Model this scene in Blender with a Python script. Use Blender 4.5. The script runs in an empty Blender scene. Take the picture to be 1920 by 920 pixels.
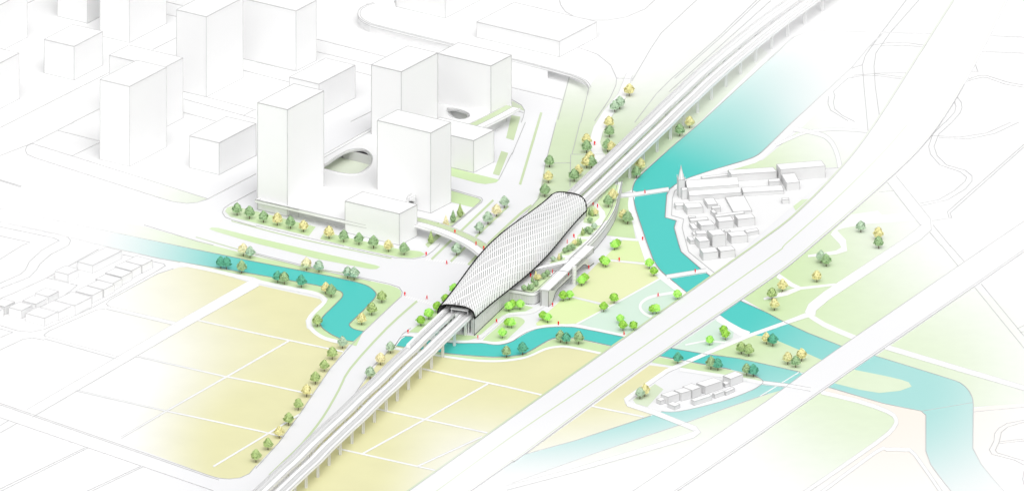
import bpy, bmesh, math, random
from mathutils import Vector, Matrix
random.seed(7)
PI = math.pi
sc = bpy.context.scene
COL = sc.collection
# ------------------------------------------------------------------ survey frame: 0.4 m per photo pixel, view elevation asin(.36)
K, S = 0.4, 0.36
CE = math.sqrt(1 - S*S)
def G(px, py, z=0.0):
    return Vector(((px-960)*K, ((460-py)*K - z*CE)/S, z))
def T(tx, ty, pts, q=4.0):
    return [(tx+x/q, ty+y/q) for x, y in pts]
def lin(c):
    return tuple(((v/255)/12.92 if v/255 <= .04045 else ((v/255+.055)/1.055)**2.4) for v in c)
def smooth(pts, n=4, closed=False):
    out, m = [], len(pts)
    rng = range(m) if closed else range(m-1)
    for i in rng:
        if closed: p0, p1, p2, p3 = (pts[(i+k-1) % m] for k in range(4))
        else: p0, p1, p2, p3 = pts[max(i-1, 0)], pts[i], pts[i+1], pts[min(i+2, m-1)]
        for k in range(n):
            t = k/n
            out.append(tuple(.5*((2*b)+(c-a)*t+(2*a-5*b+4*c-d)*t*t+(-a+3*b-3*c+d)*t**3) for a, b, c, d in zip(p0, p1, p2, p3)))
    if not closed: out.append(tuple(pts[-1]))
    return out

# ------------------------------------------------------------------ materials
WHITE = 0.87
def painted_fade(nt):
    """How much colour the painted white haze leaves: full round the station, none outside."""
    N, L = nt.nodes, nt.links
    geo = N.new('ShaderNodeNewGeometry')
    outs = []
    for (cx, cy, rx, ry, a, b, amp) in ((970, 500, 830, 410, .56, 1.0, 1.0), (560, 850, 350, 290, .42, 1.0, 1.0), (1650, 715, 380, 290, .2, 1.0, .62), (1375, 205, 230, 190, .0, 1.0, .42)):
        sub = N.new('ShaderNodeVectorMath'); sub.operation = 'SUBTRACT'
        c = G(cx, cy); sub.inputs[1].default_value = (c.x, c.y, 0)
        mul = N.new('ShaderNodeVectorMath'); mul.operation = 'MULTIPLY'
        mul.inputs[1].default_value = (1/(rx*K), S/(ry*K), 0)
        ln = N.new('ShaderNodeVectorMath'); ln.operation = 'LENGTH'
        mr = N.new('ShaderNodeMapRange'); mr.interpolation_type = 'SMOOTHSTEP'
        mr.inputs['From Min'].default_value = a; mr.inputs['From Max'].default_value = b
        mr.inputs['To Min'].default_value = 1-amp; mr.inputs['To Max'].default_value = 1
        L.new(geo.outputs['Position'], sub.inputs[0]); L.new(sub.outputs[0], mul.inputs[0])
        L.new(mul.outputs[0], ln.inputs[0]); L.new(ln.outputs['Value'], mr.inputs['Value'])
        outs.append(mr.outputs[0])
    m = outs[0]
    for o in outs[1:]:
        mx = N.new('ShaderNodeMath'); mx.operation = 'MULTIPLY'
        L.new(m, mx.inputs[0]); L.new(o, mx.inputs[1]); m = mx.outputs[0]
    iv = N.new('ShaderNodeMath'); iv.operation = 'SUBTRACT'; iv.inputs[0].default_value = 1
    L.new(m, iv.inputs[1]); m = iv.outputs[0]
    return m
def mat(name, rgb=None, srgb=None, fade=None, rough=.9, spec=.1, noise=0.0, scale=.3):
    """plain or painted-fade matt material; pig=(lo, hi) range of the colour left by the white fade"""
    m = bpy.data.materials.new(name); m.use_nodes = True
    nt = m.node_tree; N, L = nt.nodes, nt.links
    b = N['Principled BSDF']; b.inputs['Roughness'].default_value = rough
    b.inputs['Specular IOR Level'].default_value = spec
    c = rgb if rgb is not None else tuple(v*WHITE for v in lin(srgb))
    if not isinstance(c, tuple): c = (c, c, c)
    col = None
    if fade:
        s = painted_fade(nt)
        mr = N.new('ShaderNodeMapRange'); mr.inputs['To Min'].default_value = fade[0]; mr.inputs['To Max'].default_value = fade[1]
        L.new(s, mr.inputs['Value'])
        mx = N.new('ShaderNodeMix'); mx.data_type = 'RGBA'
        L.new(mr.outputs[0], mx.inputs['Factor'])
        mx.inputs['A'].default_value = (WHITE, WHITE, WHITE, 1); mx.inputs['B'].default_value = (*c, 1)  # fades to white: vignette haze painted into the base colour
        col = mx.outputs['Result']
    if noise:
        geo = N.new('ShaderNodeNewGeometry'); tx = N.new('ShaderNodeTexNoise')
        tx.inputs['Scale'].default_value = scale; tx.inputs['Detail'].default_value = 4
        L.new(geo.outputs['Position'], tx.inputs['Vector'])
        hv = N.new('ShaderNodeHueSaturation')
        r2 = N.new('ShaderNodeMapRange'); r2.inputs['From Min'].default_value = .3; r2.inputs['From Max'].default_value = .7
        r2.inputs['To Min'].default_value = 1-noise; r2.inputs['To Max'].default_value = 1+noise
        L.new(tx.outputs['Fac'], r2.inputs['Value']); L.new(r2.outputs[0], hv.inputs['Value'])
        if col: L.new(col, hv.inputs['Color'])
        else: hv.inputs['Color'].default_value = (*c, 1)
        col = hv.outputs['Color']
    if col: L.new(col, b.inputs['Base Color'])
    else: b.inputs['Base Color'].default_value = (*c, 1)
    return m
M = dict(
    ground=mat('board_white', srgb=(244, 244, 246), fade=(0, 1)),
    white=mat('model_white', rgb=WHITE),
    roof=mat('roof_white', rgb=WHITE),
    edge=mat('building_edge', rgb=.40, fade=(.55, .75)),
    fine=mat('fine_edge', rgb=.46, fade=(.25, .7)),
    wall=mat('wall_shaded', rgb=.68),  # greyer than the roofs: the walls' shade is painted into the colour
    line=mat('edge_grey', rgb=.26, fade=(.46, .6)),
    dark_line=mat('edge_dark', rgb=.22, fade=(.2, .85)),
    edging=mat('edging_white', rgb=.26, fade=(.36, .1)),
    lawn=mat('lawn_green', srgb=(213, 235, 184), fade=(0, 1), noise=.012, scale=.08),
    lawn_dim=mat('lawn_sage', srgb=(216, 231, 197), fade=(0, 1), noise=.012, scale=.08),
    court_lawn=mat('court_green', srgb=(233, 240, 222), fade=(0, 1)),
    verge=mat('verge_green', srgb=(207, 223, 182), fade=(.25, 1)),
    field=mat('field_straw', srgb=(235, 232, 185), fade=(0, 1), noise=.02, scale=.03),
    meadow=mat('meadow_lime', srgb=(231, 246, 186), fade=(0, 1)),
    meadow_pale=mat('meadow_cream', srgb=(238, 243, 192), fade=(0, 1)),
    mint=mat('lawn_mint', srgb=(219, 240, 225), fade=(0, 1)),
    sand=mat('bank_beige', srgb=(248, 236, 220), fade=(0, 1)),
    water=mat('water_turquoise', srgb=(84, 209, 201), fade=(0, 1), rough=.5, spec=.15),
    paving=mat('paving_pale', rgb=.82),
    bed=mat('garden_green', srgb=(226, 246, 198)),
    path=mat('path_white', rgb=WHITE),
    concrete=mat('concrete_pale', rgb=.80),
    grey=mat('concrete_grey', rgb=.66),
    track=mat('track_bed', rgb=.72, fade=(.1, 1)),
    rail=mat('rail_grey', rgb=.60, fade=(.15, 1)),
    glass=mat('screen_grey', rgb=.50, rough=.4, spec=.3),
    gap=mat('shell_glazing', rgb=.33, rough=.4, spec=.3),
    rib=mat('rib_white', rgb=.88),
    black=mat('rim_black', rgb=.012, rough=.6),
    red=mat('figure_red', rgb=(.85, .012, .018), rough=.8),
    trunk=mat('bark', rgb=(.16, .13, .09)),
)
LEAF = dict(green=(157, 186, 140), sage=(182, 203, 178), olive=(174, 194, 132), yellow=(221, 216, 162), beige=(230, 224, 186),
            teal=(100, 174, 146), lime=(178, 232, 116), grass=(158, 206, 88))
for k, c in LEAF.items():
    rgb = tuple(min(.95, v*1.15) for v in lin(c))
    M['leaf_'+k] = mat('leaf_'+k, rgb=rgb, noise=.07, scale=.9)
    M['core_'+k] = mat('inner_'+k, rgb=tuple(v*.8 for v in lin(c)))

# ------------------------------------------------------------------ mesh helpers
def new_obj(name, bm, mats, parent=None, smooth_shade=False):
    me = bpy.data.meshes.new(name)
    bmesh.ops.recalc_face_normals(bm, faces=bm.faces[:])
    bm.to_mesh(me); bm.free()
    for m in (mats if isinstance(mats, (list, tuple)) else [mats]): me.materials.append(m)
    if smooth_shade:
        for p in me.polygons: p.use_smooth = True
    o = bpy.data.objects.new(name, me); COL.objects.link(o)
    if parent is not None:
        o.parent = parent
        o.location = -parent.location
    return o
def tag(o, label=None, cat=None, group=None, kind=None):
    if label: o['label'] = label
    if cat: o['category'] = cat
    if group: o['group'] = group
    if kind: o['kind'] = kind
    return o
def empty(name, loc, label, cat, group=None):
    o = bpy.data.objects.new(name, None); COL.objects.link(o)
    o.location = loc; o.empty_display_size = 1
    return tag(o, label, cat, group)
def prism(bm, pts, z0, z1, mi=0, top=True, bottom=True, side_mi=None):
    """pts: world xy; vertical extrusion"""
    lo = [bm.verts.new((p[0], p[1], z0)) for p in pts]
    hi = [bm.verts.new((p[0], p[1], z1)) for p in pts]
    n = len(pts)
    for i in range(n):
        f = bm.faces.new((lo[i], lo[(i+1) % n], hi[(i+1) % n], hi[i])); f.material_index = mi if side_mi is None else side_mi
    if top: bm.faces.new(hi).material_index = mi
    if bottom: bm.faces.new(lo[::-1]).material_index = mi
def bead(bm, p, q, w, mi=0):
    """square bar of width w from p to q"""
    p, q = Vector(p), Vector(q); d = q-p
    if d.length < 1e-4: return
    d.normalize()
    a = d.cross(Vector((0, 0, 1)))
    if a.length < .05: a = Vector((1, 0, 0))
    a.normalize(); b = a.cross(d).normalized()
    a *= w/2; b *= w/2
    v0 = [bm.verts.new(p+s) for s in (a+b, a-b, -a-b, -a+b)]
    v1 = [bm.verts.new(q+s) for s in (a+b, a-b, -a-b, -a+b)]
    for i in range(4): bm.faces.new((v0[i], v0[(i+1) % 4], v1[(i+1) % 4], v1[i])).material_index = mi
    bm.faces.new(v0[::-1]).material_index = mi; bm.faces.new(v1).material_index = mi
def box(bm, lo, hi, mi=0):
    prism(bm, [(lo[0], lo[1]), (hi[0], lo[1]), (hi[0], hi[1]), (lo[0], hi[1])], lo[2], hi[2], mi)
def lefts(path):
    out = []
    for i in range(len(path)):
        a, b = path[max(i-1, 0)], path[min(i+1, len(path)-1)]
        t = Vector((b[0]-a[0], b[1]-a[1])).normalized()
        out.append(Vector((-t.y, t.x)))
    return out
def sweep(bm, path, prof, mi=0, zf=None, of=None):
    """path: world xy points; prof: closed list of (left offset, z)"""
    L = lefts(path); rings = []
    for i, p in enumerate(path):
        dz = zf(i/(len(path)-1)) if zf else 0
        k = of(i/(len(path)-1)) if of else 1
        rings.append([bm.verts.new((p[0]+L[i].x*o*k, p[1]+L[i].y*o*k, z+dz)) for o, z in prof])
    n = len(prof)
    for a, b in zip(rings, rings[1:]):
        for j in range(n): bm.faces.new((a[j], a[(j+1) % n], b[(j+1) % n], b[j])).material_index = mi
    bm.faces.new(rings[0][::-1]).material_index = mi; bm.faces.new(rings[-1]).material_index = mi
def rect(o0, o1, z0, z1): return [(o0, z0), (o1, z0), (o1, z1), (o0, z1)]
def tube(bm, pts, r, n=8, mi=0, closed=False):
    rings = []; m = len(pts)
    for i, p in enumerate(pts):
        if closed: d = (pts[(i+1) % m]-pts[i-1])
        else: d = pts[min(i+1, m-1)]-pts[max(i-1, 0)]
        d.normalize(); a = d.cross(Vector((0, 0, 1)))
        if a.length < .05: a = Vector((1, 0, 0))
        a.normalize(); b = a.cross(d).normalized()
        rings.append([bm.verts.new(p+a*r*math.cos(2*PI*k/n)+b*r*math.sin(2*PI*k/n)) for k in range(n)])
    pairs = list(zip(rings, rings[1:])) + ([(rings[-1], rings[0])] if closed else [])
    for a, b in pairs:
        for j in range(n): bm.faces.new((a[j], a[(j+1) % n], b[(j+1) % n], b[j])).material_index = mi
    if not closed:
        bm.faces.new(rings[0][::-1]).material_index = mi; bm.faces.new(rings[-1]).material_index = mi

# ------------------------------------------------------------------ ground sheets
KERB = bmesh.new(); PKERB = bmesh.new()
def kerb(pts, w=.5, h=.4, z=0.0, bm=None, mi=0):
    sweep(KERB if bm is None else bm, [G(*p, z) for p in pts], rect(-w/2, w/2, z, z+h), mi)
LAYER = [0]
def sheet(name, pts, z, m, edge=False, thick=None):
    LAYER[0] += 1; z += LAYER[0]*.0006
    bm = bmesh.new(); P = [G(x, y, z) for x, y in pts]
    if thick:
        prism(bm, [(p.x, p.y) for p in P], z-thick, z)
    else:
        bm.faces.new([bm.verts.new(p) for p in P])
    o = tag(new_obj(name, bm, M[m]), kind='structure')
    if edge: kerb(list(pts)+[pts[0]], z=0)
    return o
def band_pts(pts, w):
    """outline of a strip w photo px wide (w may be a list)"""
    L = lefts(pts); ws = w if isinstance(w, (list, tuple)) else [w]*len(pts)
    a = [(p[0]+l.x*v/2, p[1]+l.y*v/2) for p, l, v in zip(pts, L, ws)]
    b = [(p[0]-l.x*v/2, p[1]-l.y*v/2) for p, l, v in zip(pts, L, ws)]
    return a, b
def strip(name, pts, w, z, m='path', edge=True, sm=0, thick=None, kind='structure'):
    if sm: pts = smooth(pts, sm)
    LAYER[0] += 1; z += LAYER[0]*.0006
    a, b = band_pts(pts, w)
    bm = bmesh.new()
    va = [bm.verts.new(G(*p, z)) for p in a]; vb = [bm.verts.new(G(*p, z)) for p in b]
    for i in range(len(va)-1): bm.faces.new((va[i], va[i+1], vb[i+1], vb[i]))
    if thick:
        r = bmesh.ops.extrude_face_region(bm, geom=bm.faces[:])
        for v in r['geom']:
            if isinstance(v, bmesh.types.BMVert): v.co.z -= thick
    o = new_obj(name, bm, M[m])
    if kind: tag(o, kind=kind)
    if edge: kerb(a, w=.4, h=.25, z=z, bm=PKERB); kerb(b, w=.4, h=.25, z=z, bm=PKERB)
    return o

bm = bmesh.new(); R = 3200
bm.faces.new([bm.verts.new(v) for v in ((-R, -R, 0), (R, -R, 0), (R, R, 0), (-R, R, 0))])
tag(new_obj('ground', bm, M['ground']), kind='structure')

# ---- fields, lawns (z .04), water (.10), upper lawns (.16), paths (.22)
sheet('field', [(357, 500), (335, 501), (295, 514), (207, 561), (199, 570), (0, 680), (0, 745), (398, 892), (425, 897), (447, 895), (467, 887),
    (481, 872), (524, 827), (563, 773), (595, 728), (622, 687), (655, 645), (600, 632), (575, 614), (573, 600), (590, 578), (604, 566), (600, 560), (555, 550), (480, 533), (420, 515)], .04, 'field')
sheet('field', [(740, 655), (817, 667), (870, 674), (925, 678), (960, 675), (990, 668), (1022, 655), (1050, 650), (1080, 652), (1130, 663), (960, 786), (767, 921), (700, 975), (500, 975), (600, 830), (655, 755),
    (690, 705), (728, 655)], .04, 'field')
sheet('field', [(1218, 684), (1267, 690), (1190, 736), (1170, 749), (1172, 756), (1222, 777), (1100, 820), (980, 855)], .04, 'field')
CANAL_N = [(-40, 384), (0, 392), (100, 412.5), (160, 425), (300, 454), (480, 491), (620, 518)] + smooth([(661, 527), (685, 534), (697, 541), (704, 548), (705, 554), (700, 562)], 3) + \
    [(680, 583), (660, 602)] + smooth([(656, 606), (655, 609), (659, 614), (668, 618), (682, 621)], 3)
CANAL_S = [(662, 640), (642, 637)] + smooth([(622, 627), (606, 616), (600, 605), (606, 593), (620, 579)], 3) + smooth([(640, 559), (643, 552), (638, 546), (622, 541)], 3) + [(590, 534), (480, 514.5), (300, 485), (185, 459), (130, 445), (0, 416), (-40, 408)]
LAWN_N = [(100, 400), (200, 412), (270, 424), (370, 452), (480, 481), (555, 497), (692, 526)] + smooth([(730, 534), (746, 540), (752, 547), (750, 556)], 3) + [(681, 621)]
LAWN_S = [(640, 641)] + smooth([(612, 632), (592, 619), (584, 604), (590, 589), (612, 567)], 3) + smooth([(615, 560), (606, 553), (590, 548)], 2) + [(492, 526), (475, 519), (375, 500), (225, 469), (130, 448), (100, 440)]
sheet('canal_lawn', LAWN_N+[(668, 648)]+LAWN_S, .06, 'lawn')
sheet('canal', CANAL_N+CANAL_S, .12, 'water')
sheet('pond', [(132, 453), (100, 475), (75, 498), (70, 515), (88, 521), (112, 505), (150, 484), (168, 472), (172, 464), (160, 457)], .12, 'water')
BK = bmesh.new()
def bank(pts, w=.6, h=.35): kerb(pts, w=w, h=h, z=.1, bm=BK)
bank(CANAL_N); bank(CANAL_S)
C2N = [(741, 648), (757, 630), (800, 637), (850, 643), (902, 643), (925, 646), (945, 645), (962, 639), (975, 630), (990, 622), (1010, 616), (1035, 613), (1060, 612.5), (1090, 615.5), (1172, 632)]
C2S = [(1145, 648), (1097, 637.5), (1070, 633), (1050, 632.5), (1035, 635), (1017, 644), (997, 656), (980, 664), (960, 667), (925, 669), (855, 664), (817, 659), (780, 654), (741, 648)]
sheet('canal_lawn', [(738, 646)]+[(x, y+1) for x, y in C2S[::-1]][1:]+[(1128, 662), (1080, 650.5), (1050, 648.5), (1022, 653), (990, 667), (960, 674), (925, 676.5), (870, 672.5), (817, 665.5), (740, 654)], .07, 'lawn')
C2Sx = smooth(C2S, 3)
sheet('canal', smooth(C2N, 3)+C2Sx, .12, 'water'); bank(smooth(C2N, 3)); bank(C2Sx)
# lower canal beyond the expressway and its south-west arm
sheet('canal', [(1255, 652), (1327, 664.5), (1385, 671.5), (1498, 697), (1560, 727), (1500, 722), (1440, 737.5), (1360, 765), (1285, 792.5), (1210, 816), (1110, 851), (960, 905), (900, 928), (870, 926),
    (985, 850), (1080, 825), (1220, 779), (1240, 771), (1272, 771), (1335, 757), (1372, 746), (1410, 731), (1427, 721), (1431, 715), (1425, 709), (1410, 701), (1370, 692), (1300, 679), (1236, 667)], .11, 'water')
bank([(1255, 652), (1327, 664.5), (1385, 671.5), (1500, 697)]); bank([(985, 851), (1080, 825), (1220, 779)], w=.8)
bank(smooth([(1240, 771), (1272, 771), (1335, 757), (1372, 746), (1410, 731), (1428, 720), (1431, 715), (1425, 709), (1410, 701)], 3)); bank([(1370, 692), (1300, 679), (1236, 667)])
bank([(1440, 737.5), (1360, 765), (1285, 792.5), (1110, 851), (960, 905)], w=.4, h=.25)
R3N = [(1375, 558), (1440, 587), (1467, 602), (1515, 624), (1579, 649), (1642, 667), (1717, 690)] + smooth([(1775, 708), (1800, 717), (1815, 730), (1823, 745), (1825, 758)], 3) + [(1824, 840), (1840, 870), (1865, 900), (1895, 935)]
R3S = [(1795, 935), (1765, 897), (1745, 870), (1736, 845), (1736, 778), (1727, 770), (1695, 764), (1657, 756), (1622, 746), (1555, 726)]
sheet('river', R3N+R3S+[(1490, 690), (1400, 626), (1340, 583)], .13, 'water'); bank(R3N); bank(R3S)
W4W = [(1440, 114), (1315, 229), (1255, 280)] + smooth([(1215, 316), (1195, 335), (1188, 347), (1186, 358), (1188, 374), (1192, 392)], 3) + [(1200, 417), (1214, 458)] + smooth([(1225, 487), (1237, 505), (1252, 519)], 3) + [(1292, 552)]
W4E = [(1336, 521), (1315, 505), (1277, 472), (1272, 456), (1264, 427), (1268, 414), (1247, 408), (1250, 366), (1255, 355)] + smooth([(1270, 344), (1297, 332), (1360, 312), (1400, 300), (1422, 290), (1440, 274)], 3) + [(1485, 230), (1597, 127), (1635, 82), (1660, 60)]
sheet('river', W4W+W4E+[(1527, 59), (1510, 62), (1487, 71)], .12, 'water'); bank(W4W); bank(W4E); bank([(1440, 114), (1487, 71), (1510, 62), (1527, 59), (1747, 64)], w=1.2, h=.5)
tag(new_obj('riverbank', BK, M['dark_line']), kind='structure')

# lawns east of the station, by the river and beyond the expressway
sheet('lawn', [(1012, 360), (1021, 312), (1042, 230), (1066, 146), (1104, 163), (1130, 130), (1157, 150), (1200, 125), (1290, 60), (1360, 40), (1440, 100), (1315, 226), (1255, 278), (1215, 313), (1192, 332), (1183, 357), (1162, 364), (1100, 400), (1060, 430), (985, 425), (990, 395), (1005, 378)], .05, 'lawn_dim')
sheet('lawn', [(1158, 366), (1179, 366), (1180, 392), (1192, 447), (1145, 442), (1125, 440), (1140, 405)], .09, 'lawn')
sheet('meadow', [(1167, 450), (1197, 452), (1210, 492), (1145, 486), (1134, 482)], .09, 'meadow')
sheet('meadow', [(1120, 494), (1128, 488), (1211, 496.5), (1236, 521), (1145, 571), (1071, 554), (1068, 548)], .09, 'meadow_pale')
sheet('meadow', [(1071, 557.5), (1139, 574.5), (1131, 583), (1080, 606), (1007, 610), (1005, 606), (1052, 562)], .09, 'meadow')
sheet('lawn', [(1240, 522), (1284, 555), (1235, 590), (1172, 632), (1168, 627), (1085, 607)], .09, 'mint')
sheet('lawn', [(1262, 652), (1345, 596), (1376, 619), (1374, 632), (1318, 662)], .09, 'mint')
sheet('lawn', [(1395, 560), (1440, 527), (1525, 460), (1677, 327), (1770, 320), (1800, 420), (1920, 390), (1926, 412), (1860, 456), (1797, 499), (1610, 627), (1579, 649), (1515, 624), (1440, 587)], .09, 'lawn')
sheet('lawn', [(1400, 633), (1413, 628), (1445, 631), (1460, 639), (1500, 656), (1545, 676), (1530, 690), (1510, 699), (1385, 672), (1330, 662)], .16, 'lawn')
sheet('lawn', [(1232, 668), (1300, 680), (1370, 693), (1410, 702), (1425, 710), (1429, 715), (1400, 709), (1300, 692), (1222, 679)], .09, 'lawn')
sheet('lawn', [(1642, 667), (1660, 654), (1828, 538), (1930, 600), (1930, 755), (1826, 762), (1822, 742), (1812, 727), (1798, 716), (1717, 690)], .09, 'lawn')
sheet('lawn', [(1600, 692), (1660, 704), (1690, 711), (1704, 716), (1709.5, 724), (1687, 732), (1649, 736), (1612, 730), (1565, 718)], .18, 'lawn')
sheet('bank', [(1550, 726), (1622, 746), (1657, 756), (1727, 770), (1735, 778), (1735, 845), (1744, 870), (1788, 930), (1400, 930), (1480, 800)], .06, 'sand')
sheet('bank', [(1826, 765), (1930, 750), (1930, 935), (1895, 935), (1840, 868), (1825, 838)], .06, 'sand')
sheet('lawn', [(1530, 733), (1545, 737), (1610, 753), (1660, 770), (1673, 778), (1678, 790), (1672, 800), (1640, 830), (1500, 922), (1260, 930), (1440, 806)], .12, 'lawn')
sheet('lawn', [(1500, 716), (1440, 738.5), (1360, 766), (1285, 793.5), (1110, 852), (960, 906), (900, 930), (1180, 930), (1440, 755)], .09, 'lawn')
sheet('lawn', [(1360, 319), (1430, 300), (1505, 238), (1560, 185), (1625, 190), (1629, 255), (1583, 312), (1520, 345), (1400, 345)], .09, 'lawn')
sheet('lawn', [(1481, 376), (1516, 373), (1492, 395)], .09, 'lawn')
bm_ = [(1228, 719), (1244, 729), (1214, 762), (1192, 756), (1187, 749), (1200, 738)]
sheet('lawn', bm_, .09, 'lawn_dim')
# hamlet and village paving
sheet('village_paving', [(1270, 346), (1300, 335), (1380, 322), (1583, 313), (1560, 330), (1470, 400), (1335, 519), (1318, 505), (1282, 470), (1276, 455), (1268, 428), (1273, 414), (1252, 408), (1255, 366), (1259, 356)], .14, 'paving')
kerb([(1280, 350), (1265, 358), (1261, 372), (1259, 404), (1282, 411), (1279, 427), (1291, 472), (1340, 512)], z=.14)

# station surroundings
sheet('lawn', [(766, 622), (800, 597), (850, 548), (880, 520), (900, 545), (812, 624)], .09, 'lawn')
sheet('lawn', [(806, 622), (889, 629), (897, 632), (868, 640), (838, 640)], .09, 'lawn')
sheet('lawn', [(889, 630), (958, 562), (985, 572), (1000, 576), (985, 583), (962, 585), (942, 591), (902, 626)], .09, 'lawn')
sheet('lawn', smooth([(905, 638), (930, 615), (950, 597), (964, 593), (978, 596), (984, 602), (978, 610), (960, 627), (945, 640), (925, 643)], 3, True), .09, 'lawn')
# podium side lawns and medians
sheet('lawn', [(422, 396), (426, 389), (436, 386), (480, 396), (592, 425), (579, 442), (480, 418), (432, 406)], .09, 'lawn')
sheet('lawn', [(608, 435), (660, 447), (745, 466), (788, 471), (797, 476), (788, 481), (772, 483.5), (750, 482), (655, 462), (600, 448)], .09, 'lawn')
sheet('lawn', [(392, 429), (397, 426), (410, 427), (480, 445), (600, 473), (705, 497), (713, 500), (706, 504), (694, 504), (600, 486), (480, 456), (405, 434)], .09, 'lawn')
sheet('lawn', T(0, 230, [(800, 335), (980, 390), (1560, 573), (1480, 600), (1400, 607), (1300, 595), (700, 410)]), .09, 'lawn_dim')
sheet('lawn', [(846, 314), (888, 325), (936, 337), (930, 342), (910, 345), (895, 343), (840, 328)], .09, 'lawn')
sheet('lawn', [(840, 356), (895, 371), (903, 374), (900, 380), (888, 389), (835, 376)], .09, 'lawn')
sheet('lawn', [(959, 216), (976, 219), (963, 263), (949, 259)], .09, 'verge')
sheet('lawn', [(940, 283), (953, 287), (936, 329), (924, 326)], .09, 'verge')
sheet('lawn', [(945, 192), (962, 190), (980, 200), (984, 208), (945, 196)], .09, 'verge')
sheet('lawn', [(622, 291), (650, 298), (705, 312), (700, 345), (620, 345), (590, 320)], .09, 'court_lawn')
sheet('lawn', [(855, 226), (885, 226), (885, 232), (855, 232)], .09, 'verge')
for pts, w in (([(870, 398), (800, 461)], 8), ([(925, 375), (865, 432), (809, 486)], 4), ([(953, 386), (893, 443), (845, 490)], 4), ([(997, 385), (975, 401), (914, 458), (878, 496)], 4.5),
               ([(1015, 211), (1000, 262), (975, 346)], 4.5), ([(434, 414), (560, 447), (734, 484)], 1.8), ([(367, 444), (470, 474), (560, 498), (655, 513)], 1.8)):
    strip('verge', pts, w, .1, 'verge', edge=False, sm=3)
strip('verge', [(782, 564), (725, 615), (657, 690), (635, 731), (605, 782), (567, 830), (530, 866), (505, 890)], 4, .1, 'verge', edge=False, sm=3)
# paths
strip('road', [(482, 528), (342, 607), (195, 693), (56, 774)], 17, .22)
strip('path', smooth([(337, 494), (405, 508), (482, 527), (555, 542), (596, 551), (609, 561), (604, 571), (582, 592), (578, 605), (587, 620), (610, 634), (648, 643)], 3), 6.5, .2, edge=False)
for pts, w in (([(370, 600), (480, 624.5), (643, 659)], 2.2), ([(255, 667), (420, 705), (484, 717), (585, 739)], 2.2), ([(141, 731), (312, 770), (480, 806), (530, 818)], 2.2), ([(227, 820), (312, 770), (430, 703), (543, 638)], 2.6),
               ([(400, 874), (480, 826), (562, 776)], 2.6), ([(200, 576), (330, 607)], 6), ([(84, 632), (222, 671)], 5),
               ([(792, 691), (960, 727), (1020, 741)], 2.4), ([(670, 757), (724, 770), (914, 811)], 2.4), ([(632, 840), (816, 881)], 2.4), ([(680, 850), (798, 785), (915, 719)], 2.6), ([(782, 874), (904, 818)], 2.6),
               ([(1110, 761), (1207, 781)], 2.4)):
    strip('field_path', pts, w, .18, edge=True)
strip('path', [(740, 652), (817, 665), (880, 674), (925, 676.5), (960, 674), (990, 668), (1022, 654), (1045, 649.5), (1068, 650), (1130, 662.5)], 4, .2, edge=False, sm=3)
strip('path', [(738, 650), (760, 627), (800, 634), (850, 640), (900, 640), (930, 643), (960, 636), (985, 622), (1010, 613), (1040, 610), (1065, 610), (1095, 613), (1175, 630)], 5.5, .2, edge=False, sm=3)
strip('road', smooth([(900, 634), (925, 613), (948, 592), (965, 588), (995, 586), (1015, 576), (1035, 558)], 3), 4, .19, 'concrete', edge=True)
strip('path', [(1180, 140), (1166, 180), (1140, 212), (1122, 242), (1115, 266), (1121, 290), (1140, 312)], [12, 16, 18, 19, 20, 20, 18], .2, edge=True)
strip('path', smooth([(1270, 547), (1225, 555), (1206, 564), (1200, 575), (1207, 586), (1222, 594)], 3), 5, .2, edge=False)
strip('path', [(1188, 358), (1183, 380), (1186, 400), (1205, 458), (1218, 492), (1230, 509), (1248, 524), (1290, 556)], 11, .2, edge=False, sm=3)
strip('path', [(1120, 490.5), (1145, 488), (1211, 494.5)], 3, .2, edge=False)
strip('path', [(1066, 554), (1142, 573)], 2, .2, edge=False)
strip('path', [(1238, 521.5), (1140, 576), (1081, 607)], 3, .2, edge=False)
strip('path', [(1285, 646), (1325, 638), (1362, 642)], 3, .2, edge=False)
strip('path', [(1345, 596), (1388, 622), (1404, 628)], [10, 14, 14], .19, edge=False)
strip('path', [(1672, 336), (1716, 392), (1735, 416), (1737, 426), (1722, 440), (1694, 459), (1550, 554), (1523, 576), (1519, 588)], [20, 22, 22, 21, 20, 18, 17, 18, 20], .21)
strip('path', [(1512, 586), (1545, 608), (1604, 633)], 9, .2, edge=False, sm=2)
strip('path', [(1520, 588), (1467, 607), (1405, 629), (1330, 660), (1250, 695), (1190, 737), (1174, 749), (1178, 757), (1230, 774), (1285, 796), (1303, 803), (1309, 808), (1299, 815), (1240, 833), (1080, 880), (950, 914)], [9, 6, 6, 6, 7, 8, 9, 9, 9, 9, 10, 11, 11, 10, 8, 8], .23)
strip('path', [(1575, 532), (1502, 540), (1485, 534), (1458, 516)], [4, 5, 8, 9], .2, edge=False)
strip('path', [(1500, 540), (1475, 549), (1432, 560)], [6, 9, 4], .19, edge=False)
strip('path', [(1562, 434), (1580, 453), (1583, 467), (1568, 473), (1515, 480)], [14, 14, 13, 7, 4], .2, edge=False)
sheet('path', [(1596, 402), (1646, 395), (1654, 403), (1712, 397), (1724, 413), (1620, 420), (1580, 428), (1558, 436)], .17, 'path')
strip('path', [(1660, 650), (1808, 694), (1930, 730)], 9, .2)
strip('path', [(1540, 735), (1610, 752), (1664, 771), (1680, 785), (1675, 802), (1640, 832), (1505, 925)], 7, .2, sm=2)
strip('path', [(1530, 930), (1642, 847), (1662, 842), (1698, 843), (1716, 852), (1770, 930)], 6, .2, sm=2)
strip('path', [(1575, 314), (1570, 290), (1560, 268), (1545, 255), (1520, 248), (1487, 242)], 8, .2, sm=2)
strip('path', [(1453, 273), (1500, 252), (1530, 245), (1580, 243), (1628, 247)], 5, .21, sm=2)
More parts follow.
